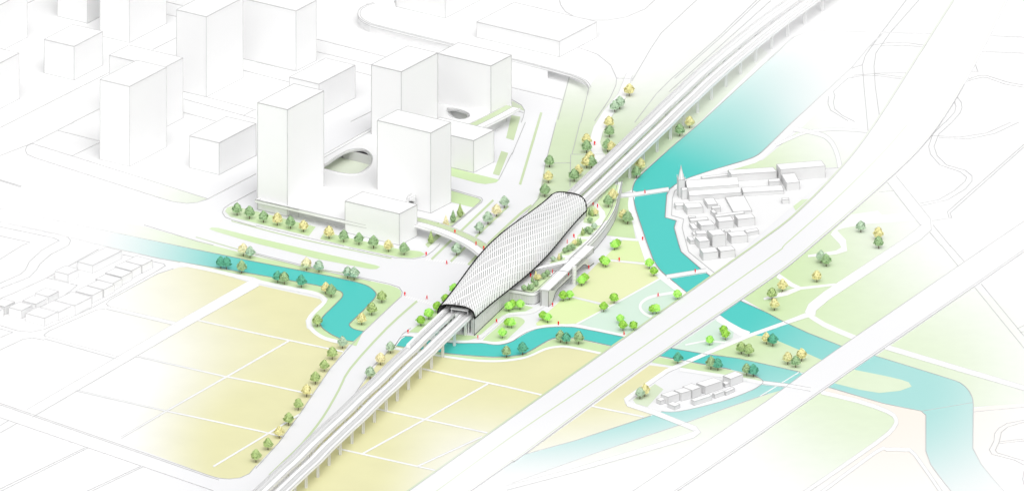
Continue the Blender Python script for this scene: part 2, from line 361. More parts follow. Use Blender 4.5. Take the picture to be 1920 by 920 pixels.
strip('path', [(1265, 352), (1300, 335), (1360, 317), (1402, 305), (1430, 292), (1495, 233), (1605, 133)], 9, .2, edge=False, sm=2)
strip('path', [(1275, 692), (1400, 711), (1432, 718)], 6, .2, edge=False)
strip('path', [(1300, 334), (1360, 325)], 3, .19, edge=False)
strip('path', [(1145, 446), (1196, 450)], 4, .19, edge=False)
# crossings
for (a, b) in (((800, 484), (880, 492)), ((758, 552), (830, 572))):
    bm = bmesh.new(); n = 16
    for i in range(n):
        p0 = [a[j]+(b[j]-a[j])*(i+.2)/n for j in (0, 1)]; p1 = [a[j]+(b[j]-a[j])*(i+.7)/n for j in (0, 1)]
        bm.faces.new([bm.verts.new(G(x, y, .06)) for x, y in ((p0[0], p0[1]), (p1[0], p1[1]), (p1[0]-4, p1[1]+4), (p0[0]-4, p0[1]+4))])
    tag(new_obj('road_marking', bm, M['path']), kind='structure')

# expressways: raised slabs on solid banks
H1 = .7
HL = [(740, 939), (767, 920), (960, 783), (1092, 690), (1417, 460), (1500, 395), (1582, 311), (1640, 235), (1720, 110), (1790, 0), (1830, -60)]
HR = [(1925, -60), (1890, 0), (1845, 90), (1790, 190), (1740, 262), (1677, 327), (1525, 460), (1440, 527), (1202, 690), (985, 850), (960, 866), (890, 915), (850, 944)]
sheet('highway', smooth(HL, 3)+smooth(HR, 3), H1, 'ground', thick=H1-.02)
HM = [(800, 933), (960, 817), (1147, 690), (1440, 485), (1472, 458), (1560, 380), (1650, 292), (1700, 235)]
strip('verge', HM, 2.0, H1+.03, 'verge', edge=False, sm=3)
strip('verge', [(x-2, y-1) for x, y in HL], 3.2, H1+.04, 'verge', edge=False, sm=3, thick=.3)
strip('verge', [(x-3.5, y-2) for x, y in HR], 1.2, H1+.03, 'verge', edge=False, sm=3)
kerb(smooth(HL, 3)[:-6], z=H1, w=.4, h=.3); kerb(smooth(HR, 3)[8:], z=H1, w=.5, h=.4)
H2L = [(1120, 966), (1187, 920), (1440, 750), (1520, 690), (1610, 627), (1797, 499), (1860, 456), (1990, 368)]
H2R = [(1990, 425), (1920, 472), (1827, 537), (1603, 690), (1440, 804), (1270, 920), (1200, 968)]
sheet('highway', H2L+H2R, H1+.02, 'ground', thick=H1)
kerb(H2L, z=H1, w=.4); kerb(H2R, z=H1, w=.4); kerb([(x-3, y-2) for x, y in H2R], z=H1, w=.35, h=.3)

# kerbs, plot and road edge lines
for ox, oy, ls in (
    (0, 0, [[(822, 545), (80, 920)], [(745, 820), (545, 920)], [(1145, 375), (1325, 285)], [(1250, 18), (1375, 48)], [(1250, 112), (1325, 128)], [(1375, 690), (1548, 730), (1920, 828)], [(1378, 745), (1830, 870), (1920, 895)],
            [(1375, 845), (1620, 912)], [(1830, 868), (1900, 828)], [(1830, 445), (1920, 465)], [(1825, 530), (1920, 555)], [(205, 28), (265, 0)]]),
    (480, 0, [[(455, 298), (970, 428)], [(458, 392), (866, 490)], [(0, 468), (290, 537)], [(0, 555), (245, 618)], [(750, 540), (866, 570)], [(710, 915), (866, 838)], [(970, 0), (1045, 20)]]),
    (0, 230, [[(0, 40), (80, 0)], [(0, 250), (240, 158), (550, 0)], [(240, 158), (980, 390), (1560, 573)], [(750, 150), (545, 250)], [(435, 62), (745, 140)],
              [(240, 158), (200, 180), (190, 210), (205, 240), (260, 265), (1180, 560), (1300, 595), (1400, 607), (1480, 600), (1560, 573), (1920, 385)], [(0, 430), (160, 478)], [(0, 437), (155, 486)],
              [(0, 745), (440, 840), (510, 860), (530, 885), (515, 920)], [(0, 782), (400, 865), (445, 885), (380, 920)], [(0, 850), (225, 900), (170, 920)], [(1080, 768), (1480, 890), (1600, 920)],
              [(1920, 510), (1720, 615), (1680, 642), (1667, 675), (1690, 710), (1740, 730), (1920, 782)]]),
    (480, 230, [[(0, 772), (400, 868), (660, 925)], [(1465, 500), (1690, 565), (1700, 580), (1690, 600), (1460, 790)], [(1465, 510), (1670, 570), (1685, 585), (1670, 605), (1440, 800)], [(1820, 430), (1920, 230)]]),
    (0, 460, [[(515, 0), (480, 20), (380, 70), (300, 140), (270, 190), (220, 240), (0, 325)], [(380, 0), (310, 40), (220, 125), (190, 185), (150, 220), (0, 285)], [(0, 105), (170, 0)], [(740, 30), (500, 165), (350, 245), (100, 360), (0, 400)],
              [(350, 245), (580, 300), (480, 380)], [(920, 70), (1230, 140), (1240, 155), (1190, 185), (690, 470), (330, 630), (230, 650), (130, 640), (0, 600)], [(0, 625), (95, 652), (0, 692)],
              [(0, 785), (170, 705), (240, 693), (330, 710)], [(340, 690), (330, 670), (370, 640), (720, 485), (790, 478)], [(1300, 175), (1180, 215), (830, 405), (795, 440), (830, 465)]]),
    (480, 460, [[(0, 60), (330, 145), (860, 258), (1000, 290), (1075, 315), (1098, 350), (1090, 382), (800, 655), (560, 920)], [(0, 70), (330, 155), (860, 268)], [(1160, 620), (1100, 665), (1040, 750), (830, 950)], [(700, 20), (1050, 95), (1180, 102), (1270, 85), (1330, 40), (1380, -10)]]),
    (480, 690, [[(560, 0), (330, 340), (170, 560), (0, 750)], [(830, 60), (690, 270)]]),
    (0, 690, [[(0, 262), (1560, 800), (1640, 825), (1720, 830), (1800, 822), (1870, 790), (1920, 730)], [(0, 274), (1560, 812), (1640, 837)], [(0, 370), (1600, 918)], [(0, 485), (125, 415)], [(0, 430), (65, 392)], [(0, 905), (640, 595)], [(0, 925), (655, 600)],
              [(655, 920), (1060, 733)], [(690, 920), (1075, 738)]]),
    (960, 0, [[(355, 0), (365, 40), (400, 90), (470, 130), (600, 155), (720, 155), (860, 130), (1000, 70), (1075, 0)], [(500, 360), (640, 410), (740, 490), (785, 590), (780, 640), (735, 740), (620, 910)], [(1390, 0), (1120, 250), (1040, 370), (900, 610)], [(785, 590), (905, 594)],
              [(0, 660), (375, 750)], [(430, 580), (345, 900)], [(578, 660), (515, 920)],
              [(1840, 0), (1560, 270), (1200, 590), (1080, 710), (920, 920)], [(1865, 0), (1580, 272), (1220, 592)], [(1940, 10), (1630, 287), (1180, 690)], [(0, 750), (70, 790), (95, 830), (85, 880), (70, 920)], [(0, 825), (85, 848)]]),
    (960, 230, [[(330, 0), (245, 330), (235, 430), (205, 560), (140, 640), (0, 770)], [(440, 240), (435, 480)], [(250, 305), (440, 305)], [(440, 240), (690, 240)], [(510, 0), (450, 240)], [(100, 0), (0, 240)]]),
    (1440, 0, [[(1040, 0), (850, 250), (730, 420), (708, 490), (720, 650), (745, 920), (752, 1010)], [(1135, 0), (915, 250), (810, 400), (795, 500), (805, 650), (840, 900)], [(1230, 258), (830, 920), (752, 1010)], [(770, 345), (900, 325), (1060, 327), (1175, 343)],
               [(845, 348), (1060, 347), (1165, 357)], [(800, 553), (1060, 549)], [(630, 570), (800, 555), (1045, 587)], [(600, 590), (720, 570), (800, 570), (1035, 600)], [(630, 515), (705, 490)], [(1673, 273), (1920, 283)], [(1603, 390), (1920, 403)],
               [(1520, 540), (1575, 540), (1553, 480)], [(1485, 603), (1580, 570), (1640, 570), (1800, 620), (1920, 643)], [(1475, 618), (1590, 585), (1640, 585), (1780, 635), (1920, 658)], [(1418, 728), (1450, 770), (1455, 810), (1440, 850), (1380, 920)],
               [(1398, 755), (1410, 800), (1400, 845), (1330, 920)], [(455, 725), (450, 780), (470, 830), (600, 910)], [(490, 690), (502, 720), (490, 770), (500, 820), (560, 870), (650, 915)], [(600, 590), (490, 690)]]),
    (1440, 230, [[(1325, 0), (1235, 90), (1205, 180), (1220, 240), (1290, 320), (1440, 370), (1490, 410), (1480, 440), (1400, 510), (1280, 580), (1140, 607)], [(1380, 0), (1280, 90), (1245, 180), (1270, 250), (1340, 320), (1480, 360), (1530, 400), (1530, 440), (1480, 500), (1350, 580), (1150, 625)],
                 [(1205, 100), (1450, 110), (1640, 80), (1820, 0)], [(1280, 115), (1500, 125), (1700, 85), (1880, 0)], [(1920, 165), (1345, 670), (1357, 712)], [(1920, 185), (1365, 680), (1380, 715), (1230, 738)], [(1240, 770), (1370, 930)], [(1215, 825), (1300, 925)], [(832, 523), (940, 512)], [(430, 348), (530, 340)]]),
    (1440, 460, [[(1300, 0), (1425, 155)], [(1365, 0), (1470, 120)], [(1550, 315), (1920, 770)], [(1600, 290), (1920, 680)], [(1870, 625), (1920, 600)], [(1890, 655), (1920, 645)]]),
    (1440, 690, [[(1540, 328), (1920, 293)], [(1920, 390), (1790, 415), (1730, 450), (1700, 490), (1695, 545), (1660, 610), (1680, 645), (1850, 690), (1920, 725)], [(1920, 405), (1800, 440), (1750, 480), (1735, 550), (1705, 615), (1720, 635), (1920, 695)], [(1735, 552), (1920, 530)], [(1735, 565), (1920, 545)],
                 [(1155, 322), (1535, 258)], [(1920, 770), (1910, 830), (1920, 870)]])):
    for l in ls: kerb(T(ox, oy, l))
tag(new_obj('kerb', KERB, M['line']), kind='structure')
tag(new_obj('path_edging', PKERB, M['edging']), kind='structure')

# ------------------------------------------------------------------ buildings
LW = .55
def solid(name, foot, z0, z1, label, cat='building', group=None, lw=LW, wm='white'):
    """flat-roofed massing block: wall > , roof ; edges carry grey beads. foot: world xy, counter-clockwise or not"""
    c = sum((Vector((p[0], p[1])) for p in foot), Vector((0, 0)))/len(foot)
    e = empty(name, (c.x, c.y, z0), label, cat, group)
    n = len(foot)
    bm = bmesh.new(); prism(bm, foot, z0, z1-.02, top=False, bottom=False)
    for i in range(n):
        p, q = foot[i], foot[(i+1) % n]
        bead(bm, (*p, z0), (*p, z1-.05), lw, 1)
        bead(bm, (*p, z0+lw*.4), (*q, z0+lw*.4), lw*.8, 1)
    new_obj('wall', bm, [M[wm], M['edge']], e)
    bm = bmesh.new()
    bm.faces.new([bm.verts.new((p[0], p[1], z1)) for p in foot])
    for i in range(n): bead(bm, (*foot[i], z1), (*foot[(i+1) % n], z1), lw, 1)
    new_obj('roof', bm, [M['roof'], M['edge']], e)
    return e
def xy(v): return (v.x, v.y)
def block(fx, ytop, ybase, xl, xr, label, name='tower_block', zb=0.0, su=.236, sv=.52, cat='building', group=None, lw=LW):
    """front corner x, its top and base y; x of the left and right corners (photo px). zb = height of the surface that ybase is read on"""
    h = (ybase-ytop)*K/CE
    f = (fx, ybase); l = (xl, ybase-su*(fx-xl)); r = (xr, ybase-sv*(xr-fx)); b = (l[0]+r[0]-f[0], l[1]+r[1]-f[1])
    return solid(name, [xy(G(*p, zb)) for p in (f, r, b, l)], zb, zb+h, label, cat, group, lw)
gB = 'white massing blocks of the new district'
for a in (
    (139, 87.5, 151, 83, 192.5, 'small cubic white block standing alone in the far left plot', 'office_block'),
    (243, 162.5, 312.5, 187.5, 312, 'tall white tower in front of the broad flat-roofed slab at left', 'tower_block'),
    (306.5, 128, 241, 205, 343, 'broad white slab block directly behind the tall left tower', 'slab_block'),
    (-20, 20, 108, -75, 51, 'white block cut off by the top left corner of the view', 'office_block'),
    (-15, 126.5, 212.5, -70, 36, 'white block cut off by the left edge below the corner block', 'office_block'),
    (164, -60, 44.5, 108, 222, 'white block at the top edge, left of the widest top tower', 'office_block'),
    (243, -80, 81, 187.5, 312, 'wide white tower whose top leaves the view, second along the top', 'tower_block'),
    (387, 32, 182.5, 331, 455.5, 'tallest slim white tower with its roof touching the top edge', 'tower_block'),
    (555, 21, 134, 440, 593, 'wide white slab tower just right of the tallest top tower', 'tower_block'),
    (598, 158, 219.5, 542.5, 666, 'low white block half hidden behind the podium corner tower', 'office_block'),
    (411, 268, 328, 355.5, 480, 'low white block left of the podium corner tower', 'office_block'),
    (749, 401, 460, 647, 782, 'low white block in front of the podium, behind the street trees', 'office_block'),
    (888, 264, 324, 787, 926, 'low white block right of the middle tower beside green lawn', 'office_block')):
    block(*a[:5], a[5], a[6], group=gB)
block(539, 206, 406, 483, 607, 'tall white tower on the front left corner of the podium', group=gB)
block(752.5, 135, 286, 696.5, 820.5, 'white tower behind the oval courtyard, joined to the wide slab', group=gB)
block(920.5, 124, 237, 820.8, 959, 'wide white slab block behind the small oval opening', 'slab_block', group=gB)
block(807.5, 249.5, 400, 707.5, 845.5, 'broad white tower in the middle, nearest to the footbridge', group=gB)
ZD = 8.0
block(1049, 78, 107.5, 894, 1119, 'wide flat white hall behind the rounded raised deck', 'exhibition_hall', group=gB)
block(835, -60, 35, 742.5, 905, 'white block behind the left end of the rounded raised deck', 'office_block', group=gB)

# left hamlet
gH = 'houses of the left hamlet'
ords = ['first', 'second', 'third', 'fourth', 'fifth', 'sixth', 'seventh', 'eighth', 'ninth', 'tenth', 'eleventh', 'twelfth']
ham = [((694, 150, 210, 583, 910), 'long white hall beside the pale pond, largest in the left hamlet'), ((510, 218, 277, 413, 588), 'small white house just left of the long pond-side hall')]
for i, h in enumerate([(1065, 150, 210, 943, 1143), (985, 190, 250, 862, 1060), (912, 238, 300, 790, 990), (843, 285, 345, 718, 915), (777, 332, 392, 655, 857), (690, 375, 435, 568, 770), (562, 450, 525, 413, 687), (437, 502, 563, 297, 568), (335, 545, 605, 193, 437)]):
    ham.append((h, f'{ords[i]} white house from the canal end in the lane row beside the straw field'))
ham += [((362, 383, 440, 265, 440), 'small white house behind the lane row, on the hamlet green'), ((268, 440, 475, 170, 347), 'small white house behind the seventh and eighth lane houses'), ((162, 488, 548, 66, 240), 'square white house left of the end house of the lane row'),
        ((35, 460, 520, -60, 110), 'white house near the left edge, behind the square hamlet house'), ((-10, 490, 550, -100, 25), 'white house cut off by the left edge of the view')]
for (fx, yt, yb, xl, xr), lab in ham:
    block(fx/4, 460+yt/4, 460+yb/4, xl/4, xr/4, lab, 'house', su=.26, sv=.5, cat='house', group=gH, lw=.45)
# riverside village: front-left roof corner, front-right roof corner, depth vector, wall height (zoomed px)
gV = 'buildings of the church village'
def roofblock(tx, ty, q, fl, fr, d, h, label, name='house', cat='house', group=gV, ext=1.0):
    hz = h/q*K/CE
    P = [(tx+fl[0]/q, ty+fl[1]/q), (tx+fr[0]/q, ty+fr[1]/q)]
    dd = (d[0]/q*ext, d[1]/q*ext)
    Q = [P[0], P[1], (P[1][0]+dd[0], P[1][1]+dd[1]), (P[0][0]+dd[0], P[0][1]+dd[1])]
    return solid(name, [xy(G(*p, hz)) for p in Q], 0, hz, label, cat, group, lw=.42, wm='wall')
q6 = (1250, 380, 7.668)
for fl, fr, d, h, lab in (
    ((295, 80), (525, 62), (-52, -65), 95, 'wide white house just below the church tower'), ((133, 45), (262, 42), (-22, -40), 60, 'low white house at the river side of the wide house by the church'),
    ((1025, 240), (1270, 215), (-50, -60), 115, 'white house below the warehouse, on its right corner'), ((750, 275), (965, 255), (-45, -60), 110, 'white house with panelled front, second right of the village centre lane'),
    ((495, 330), (695, 320), (-60, -65), 75, 'white house left of the panelled front house'), ((930, 485), (1165, 465), (-60, -60), 110, 'white house nearest the expressway, right of the tallest village block'),
    ((660, 470), (850, 450), (-75, -70), 170, 'tallest white cube house in the middle of the village'), ((470, 560), (620, 545), (-60, -65), 105, 'white house tucked left of the tallest village cube'),
    ((525, 725), (740, 700), (-50, -65), 110, 'left one of the two front white houses near the lower footbridge'), ((775, 700), (985, 675), (-55, -60), 105, 'right one of the two front white houses near the lower footbridge'),
    ((340, 545), (405, 540), (-45, -55), 55, 'tiny white shed at the river edge, below the narrow house'), ((380, 375), (450, 370), (-55, -75), 40, 'narrow white house close to the river bend'),
    ((430, 450), (580, 445), (-20, -45), 35, 'long low white house behind the tucked-in house'), ((385, 460), (422, 455), (-20, -35), 30, 'tiny white shed beside the long low house'),
    ((705, 205), (1120, 150), (-15, -30), 45, 'long low white row right below the warehouse'), ((345, 265), (600, 240), (-20, -35), 32, 'long low white row at the quay, upper of two'),
    ((320, 215), (420, 210), (-10, -20), 30, 'little white shed above the quay row'), ((1150, 430), (1325, 400), (-30, -35), 55, 'low white shed beside the expressway verge'),
    ((850, 415), (920, 405), (-30, -20), 25, 'little white shed between the tallest cube and the expressway house')):
    roofblock(*q6, fl, fr, d, h, lab, 'shed' if 'shed' in lab else 'house', 'shed' if 'shed' in lab else 'house')
q5 = (1240, 290, 7.93)
roofblock(*q5, (690, 745), (835, 735), (-60, -95), 60, 'deep white house between the church aisle and the warehouse')
roofblock(*q5, (755, 800), (880, 790), (-5, -15), 65, 'slim white house below the deep house', ext=2)
roofblock(*q5, (780, 875), (825, 860), (-45, -45), 55, 'tiny white house at the corner of the slim house')
roofblock(1240, 290, 7.93, (1070, 850), (1345, 828), (-115, -215), 32, 'large flat white warehouse in the upper village', 'warehouse', 'warehouse')
roofblock(1440, 230, 4, (108, 578), (158, 575), (-5, -12), 33, 'lone white kiosk out on the open paving', 'kiosk', 'kiosk')
roofblock(960, 230, 4, (1645, 390), (1985, 368), (-25, -33), 55, 'long white hall behind the church nave', 'warehouse', 'hall')
roofblock(1440, 230, 4, (95, 353), (430, 325), (-30, -40), 90, 'big white hall at the top right end of the village', 'warehouse', 'hall')
roofblock(1440, 230, 4, (140, 455), (238, 445), (-37, -65), 58, 'white house in front of the big right hand hall')
roofblock(1440, 230, 4, (8, 445), (92, 438), (-6, -20), 32, 'small white house left of the house before the big hall')
roofblock(960, 230, 4, (1735, 525), (2038, 508), (-15, -38), 30, 'long low white shed in line with the church aisle', 'shed', 'shed')
roofblock(960, 230, 4, (1430, 418), (1625, 395), (-12, -12), 22, 'low white annexe between the church roof and river path', 'shed', 'shed')
# church
def church():
    q = lambda x, y: (1240+x/7.93, 290+y/7.93)
    z_e = 5.5; k = K/CE
    a = G(*q(300, 665)); b = G(*q(1165, 605))
    d = (b-a).normalized(); n = Vector((-d.y, d.x, 0))
    e = empty('church', a, 'white church with a pointed spire at the river end of the village', 'church')
    Ln = (b-a).length
    def pt(u, v, z): return a+d*u+n*v+Vector((0, 0, z))
    def gable(u0, u1, v0, v1, zw, zr, ridge, nm):
        bm = bmesh.new()
        A = [pt(u0, v0, 0), pt(u1, v0, 0), pt(u1, v1, 0), pt(u0, v1, 0)]
        W = [bm.verts.new(p) for p in A]+[bm.verts.new(p+Vector((0, 0, zw))) for p in A]
        r0, r1 = bm.verts.new(pt(u0, ridge, zr)), bm.verts.new(pt(u1, ridge, zr))
        for f in ((0, 1, 5, 4), (2, 3, 7, 6)): bm.faces.new([W[i] for i in f])
        bm.faces.new((W[1], W[2], W[6], r1, W[5])); bm.faces.new((W[3], W[0], W[4], r0, W[7]))
        for i in range(4): bead(bm, A[i], A[i]+Vector((0, 0, zw)), .4, 1); bead(bm, A[i]+Vector((0, 0, .2)), A[(i+1) % 4]+Vector((0, 0, .2)), .35, 1)
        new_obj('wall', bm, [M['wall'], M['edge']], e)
        bm = bmesh.new(); up = Vector((0, 0, .06))
        P = [p+Vector((0, 0, zw))+up for p in A]; r0, r1 = pt(u0, ridge, zr)+up, pt(u1, ridge, zr)+up
        bm.faces.new([bm.verts.new(p) for p in (P[0], P[1], r1, r0)]); bm.faces.new([bm.verts.new(p) for p in (P[2], P[3], r0, r1)])
        for p, s in ((P[0], P[1]), (P[3], P[2]), (r0, r1), (P[0], r0), (P[1], r1), (P[3], r0), (P[2], r1)): bead(bm, p, s, .4, 1)
        new_obj('roof', bm, [M['roof'], M['edge']], e)
    gable(4.3, Ln-1, -.5, 9.5, 8.9, 13.0, 4.5, 'nave')
    gable(5.2, Ln, -4.8, -.52, 4.3, 6.6, -.7, 'aisle')
    gable(.3, 4.28, -.8, 2.9, 7.6, 8.8, 1.0, 'porch')
    bm = bmesh.new(); u0, u1, v0, v1, zt = -1.6, 3.2, 3.0, 9.0, 14.5
    A = [pt(u0, v0, 0), pt(u1, v0, 0), pt(u1, v1, 0), pt(u0, v1, 0)]
    prism(bm, [xy(p) for p in A], 0, zt)
    for i in range(4):
        p, s = A[i], A[(i+1) % 4]
        bead(bm, p, p+Vector((0, 0, zt)), .4, 1); bead(bm, p+Vector((0, 0, zt)), s+Vector((0, 0, zt)), .4, 1)
        bead(bm, p+Vector((0, 0, zt)), p+Vector((0, 0, zt+2.2)), .6, 0)
    new_obj('tower', bm, [M['wall'], M['edge']], e)
    bm = bmesh.new(); c = pt((u0+u1)/2, (v0+v1)/2, zt)
    ring = [bm.verts.new(c+d*2.2*math.cos(PI/8+i*PI/4)+n*3.0*math.sin(PI/8+i*PI/4)) for i in range(8)]
    ap = bm.verts.new(c+Vector((0, 0, 10.8)))
    for i in range(8): bm.faces.new((ring[i], ring[(i+1) % 8], ap))
    bm.faces.new(ring[::-1])
    for v in list(ring): bead(bm, v.co, ap.co, .25, 1)
    new_obj('spire', bm, [M['white'], M['edge']], e)
church()
# island hamlet: front corner, left and right corners of the roof, height
gI = 'houses of the canal island hamlet'
for f, l, r, h, lab in (((1170, 215), (1117, 195), (1255, 188), 55, 'first large white house in the island row, at its left end'), ((1270, 187), (1215, 165), (1343, 167), 60, 'second large white house in the island row, narrower than its neighbours'),
    ((1352, 165), (1280, 138), (1418, 140), 62, 'third large white house from the left end of the island row'), ((1450, 137), (1383, 112), (1578, 95), 58, 'longest white house in the island row, right of its middle'),
    ((1640, 80), (1583, 57), (1730, 45), 58, 'right end white house of the island row, near the canal trees'), ((1600, 122), (1580, 102), (1632, 108), 25, 'tiny white shed between the two right end island houses'),
    ((1115, 245), (1083, 230), (1150, 232), 30, 'tiny white shed at the left end of the island row'), ((1222, 285), (1168, 265), (1260, 268), 28, 'small white shed alone in front of the island row'),
    ((1368, 247), (1342, 233), (1500, 205), 33, 'long low white shed on the island quay'), ((1523, 197), (1503, 188), (1593, 172), 30, 'left one of two joined white sheds on the island quay'),
    ((1605, 180), (1592, 170), (1670, 150), 25, 'right one of two joined white sheds on the island quay')):
    hz = h/4*K/CE; P = [(960+x/4, 690+y/4) for x, y in (f, r, (l[0]+r[0]-f[0], l[1]+r[1]-f[1]), l)]
    nm = 'shed' if 'shed' in lab else 'house'
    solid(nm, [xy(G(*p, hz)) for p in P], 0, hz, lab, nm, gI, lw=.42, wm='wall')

# ------------------------------------------------------------------ podium and raised deck
def ring_slab(bm, outer, holes, z0, z1, mi=0, side=1):
    from mathutils.geometry import tessellate_polygon
    loops = [[Vector((p[0], p[1], 0)) for p in l] for l in [outer]+holes]
    tris = tessellate_polygon(loops); flat = [p for l in loops for p in l]
    for z in (z0, z1):
        vs = [bm.verts.new((p.x, p.y, z)) for p in flat]
        for t in tris:
            try: bm.faces.new([vs[i] for i in t]).material_index = mi
            except ValueError: pass
    for l in loops:
        lo = [bm.verts.new((p.x, p.y, z0)) for p in l]; hi = [bm.verts.new((p.x, p.y, z1)) for p in l]; n = len(l)
        for i in range(n): bm.faces.new((lo[i], lo[(i+1) % n], hi[(i+1) % n], hi[i])).material_index = side
def closed_sweep(bm, loop, o0, o1, z0, z1, mi=0):
    sweep(bm, loop+[loop[0], loop[1]], rect(o0, o1, z0, z1), mi)
ZP = 9.0
pod_px = [(478, 376), (560, 395), (650, 416), (735, 435), (762, 405), (768, 373), (800, 310), (850, 262), (905, 240), (958, 206), (952, 192), (905, 170), (820, 168), (697, 241), (607, 292)]
pod = [xy(G(*p, ZP)) for p in pod_px]
hole1 = [xy(G(*p, ZP)) for p in smooth(T(480, 230, [(440, 330), (510, 322), (580, 272), (660, 227), (720, 206), (790, 201), (840, 218), (872, 250), (880, 285), (862, 328), (820, 365), (770, 388), (715, 394), (650, 388), (570, 370), (490, 350)]), 3, True)]
hole2 = [xy(G(*p, ZP)) for p in smooth(T(480, 0, [(1430, 822), (1470, 818), (1530, 828), (1590, 850), (1610, 875), (1590, 895), (1550, 906), (1500, 900), (1460, 880), (1435, 850)]), 3, True)]
e = empty('podium', G(600, 390), 'pale raised podium deck with two oval openings carrying the towers', 'podium')
bm = bmesh.new(); ring_slab(bm, pod, [hole1, hole2], ZP-1.5, ZP)
new_obj('deck', bm, [M['concrete'], M['white']], e)
for l in (hole1, hole2):
    bm = bmesh.new()
    closed_sweep(bm, l, -.6, 0, ZP+.01, ZP+.9, 0); closed_sweep(bm, l, -.65, -.2, ZP+.9, ZP+1.15, 1); closed_sweep(bm, l, -2.2, -1.8, ZP+.02, ZP+.3, 1)
    new_obj('parapet', bm, [M['white'], M['fine']], e)
bm = bmesh.new()
closed_sweep(bm, pod, 0, .5, ZP+.01, ZP+.7, 0); closed_sweep(bm, pod, -.1, .3, ZP+.7, ZP+.95, 1); closed_sweep(bm, pod, -.12, .2, ZP-1.6, ZP-1.3, 1); closed_sweep(bm, pod, 2.2, 2.6, ZP+.02, ZP+.3, 1)
new_obj('railing', bm, [M['white'], M['line']], e)
bm = bmesh.new()
inner = [xy(G(*p)) for p in ((488, 392), (560, 407), (650, 428), (735, 447), (765, 420), (775, 395), (812, 330), (855, 285), (905, 262), (950, 228), (905, 195), (825, 195), (705, 262), (612, 308))]
prism(bm, inner, 0, ZP-1.5, top=False, bottom=False)
w0, w1 = G(643, 296.5), G(712, 314)
prism(bm, [xy(w0), xy(w1), (w1.x, w1.y+.6), (w0.x, w0.y+.6)], 0, ZP-1.5, top=False, bottom=False)
for p in inner: bead(bm, (*p, 0), (*p, ZP-1.5), .4, 1)
new_obj('wall', bm, [M['grey'], M['line']], e)
# raised rounded deck
rd_px = smooth([(700, 6), (677, 15), (671, 26), (676, 36), (694, 46)], 3) + [(720, 53), (850, 85), (960, 112), (1030, 130)] + smooth([(1072, 142), (1095, 152), (1104, 164)], 3) + [(1103, 148), (1085, 132), (1040, 116), (885, 82), (835, 48), (745, 22), (735, -6)]
rd = [xy(G(*p, ZD)) for p in rd_px]
e = empty('raised_deck', G(850, 100), 'pale rounded raised deck in front of the wide flat hall, top centre', 'deck')
bm = bmesh.new(); prism(bm, rd, ZD-1.3, ZD)
new_obj('deck', bm, [M['white']], e)
bm = bmesh.new(); k0 = len(rd_px)-7
sweep(bm, rd[:k0], rect(-.2, .2, ZD+.01, ZD+.4)); sweep(bm, rd[:k0], rect(-.2, .2, ZD-1.5, ZD-1.2)); sweep(bm, rd[:k0], rect(1.5, 1.9, ZD+.02, ZD+.3))
new_obj('edge_strip', bm, [M['line']], e)
bm = bmesh.new()
prism(bm, [xy(G(*p)) for p in smooth([(690, 22), (673, 36), (672, 46), (694, 62), (730, 71)], 3)+[(850, 101), (960, 131), (1027, 148), (1027, 142), (960, 125), (860, 96), (760, 70), (705, 45)]], 0, ZD-1.3, top=False, bottom=False)
new_obj('wall', bm, [M['white']], e)
# planted skybridge at the podium's back corner
def bridge(name, path_px, z, w, label, planted=0, cat='footbridge', zf=None, rail=True):
    path = [xy(G(x, y, z)) for x, y in smooth(path_px, 4)]
    m = path[len(path)//2]
    e = empty(name, (m[0], m[1], z-1.2), label, cat)
    bm = bmesh.new(); sweep(bm, path, rect(-w/2, w/2, z-1.2, z), 0)
    new_obj('deck', bm, [M['white']], e)
    for s in (-1, 1):
        bm = bmesh.new()
        o = s*(w/2-.25)
        sweep(bm, path, rect(min(o-.25, o+.25), max(o-.25, o+.25), z+.005, z+.6), 0)
        sweep(bm, path, rect(o-.28, o+.28, z+.6, z+.78), 1)
        sweep(bm, path, rect(o+s*.28-.1, o+s*.28+.1, z-1.25, z-1.0), 1)
        new_obj('parapet', bm, [M['white'], M['fine']], e)
    if planted:
        bm = bmesh.new(); sweep(bm, path, rect(w/2-.6-planted, w/2-.6, z+.01, z+.35), 0); sweep(bm, path, rect(w/2-.9-planted, w/2-.62-planted, z+.01, z+.4), 1)
        new_obj('planting_bed', bm, [M['verge'], M['line']], e)
    return e
bridge('skybridge', [(868, 249), (905, 231), (935, 216), (962, 201)], ZP+1.2, 13, 'straight planted bridge behind the low block, leaving the podium', planted=5.5, cat='bridge')
FB = [(725, 405), (782, 416), (830, 430), (868, 446), (895, 461), (925, 485)]
bridge('footbridge', FB, ZP+.6, 15, 'curved planted footbridge from the podium to the ribbed station roof', planted=6)
# stair beside the middle tower
e = empty('stair', G(770, 372, ZP), 'small grey stair beside the foot of the middle tower', 'stair')
bm = bmesh.new()
for i in range(8):
    a = G(764, 377, ZP); box(bm, (a.x+i*.75, a.y, ZP), (a.x+i*.75+.74, a.y+7, ZP+.5+i*.42))
new_obj('flight', bm, [M['concrete']], e)
for dy in (0, 7):
    bm = bmesh.new(); bead(bm, (a.x, a.y+dy, ZP+1.6), (a.x+6, a.y+dy, ZP+5), .25); bead(bm, (a.x, a.y+dy, ZP), (a.x, a.y+dy, ZP+1.7), .25); bead(bm, (a.x+6, a.y+dy, ZP), (a.x+6, a.y+dy, ZP+5), .25)
    new_obj('handrail', bm, [M['rail']], e)

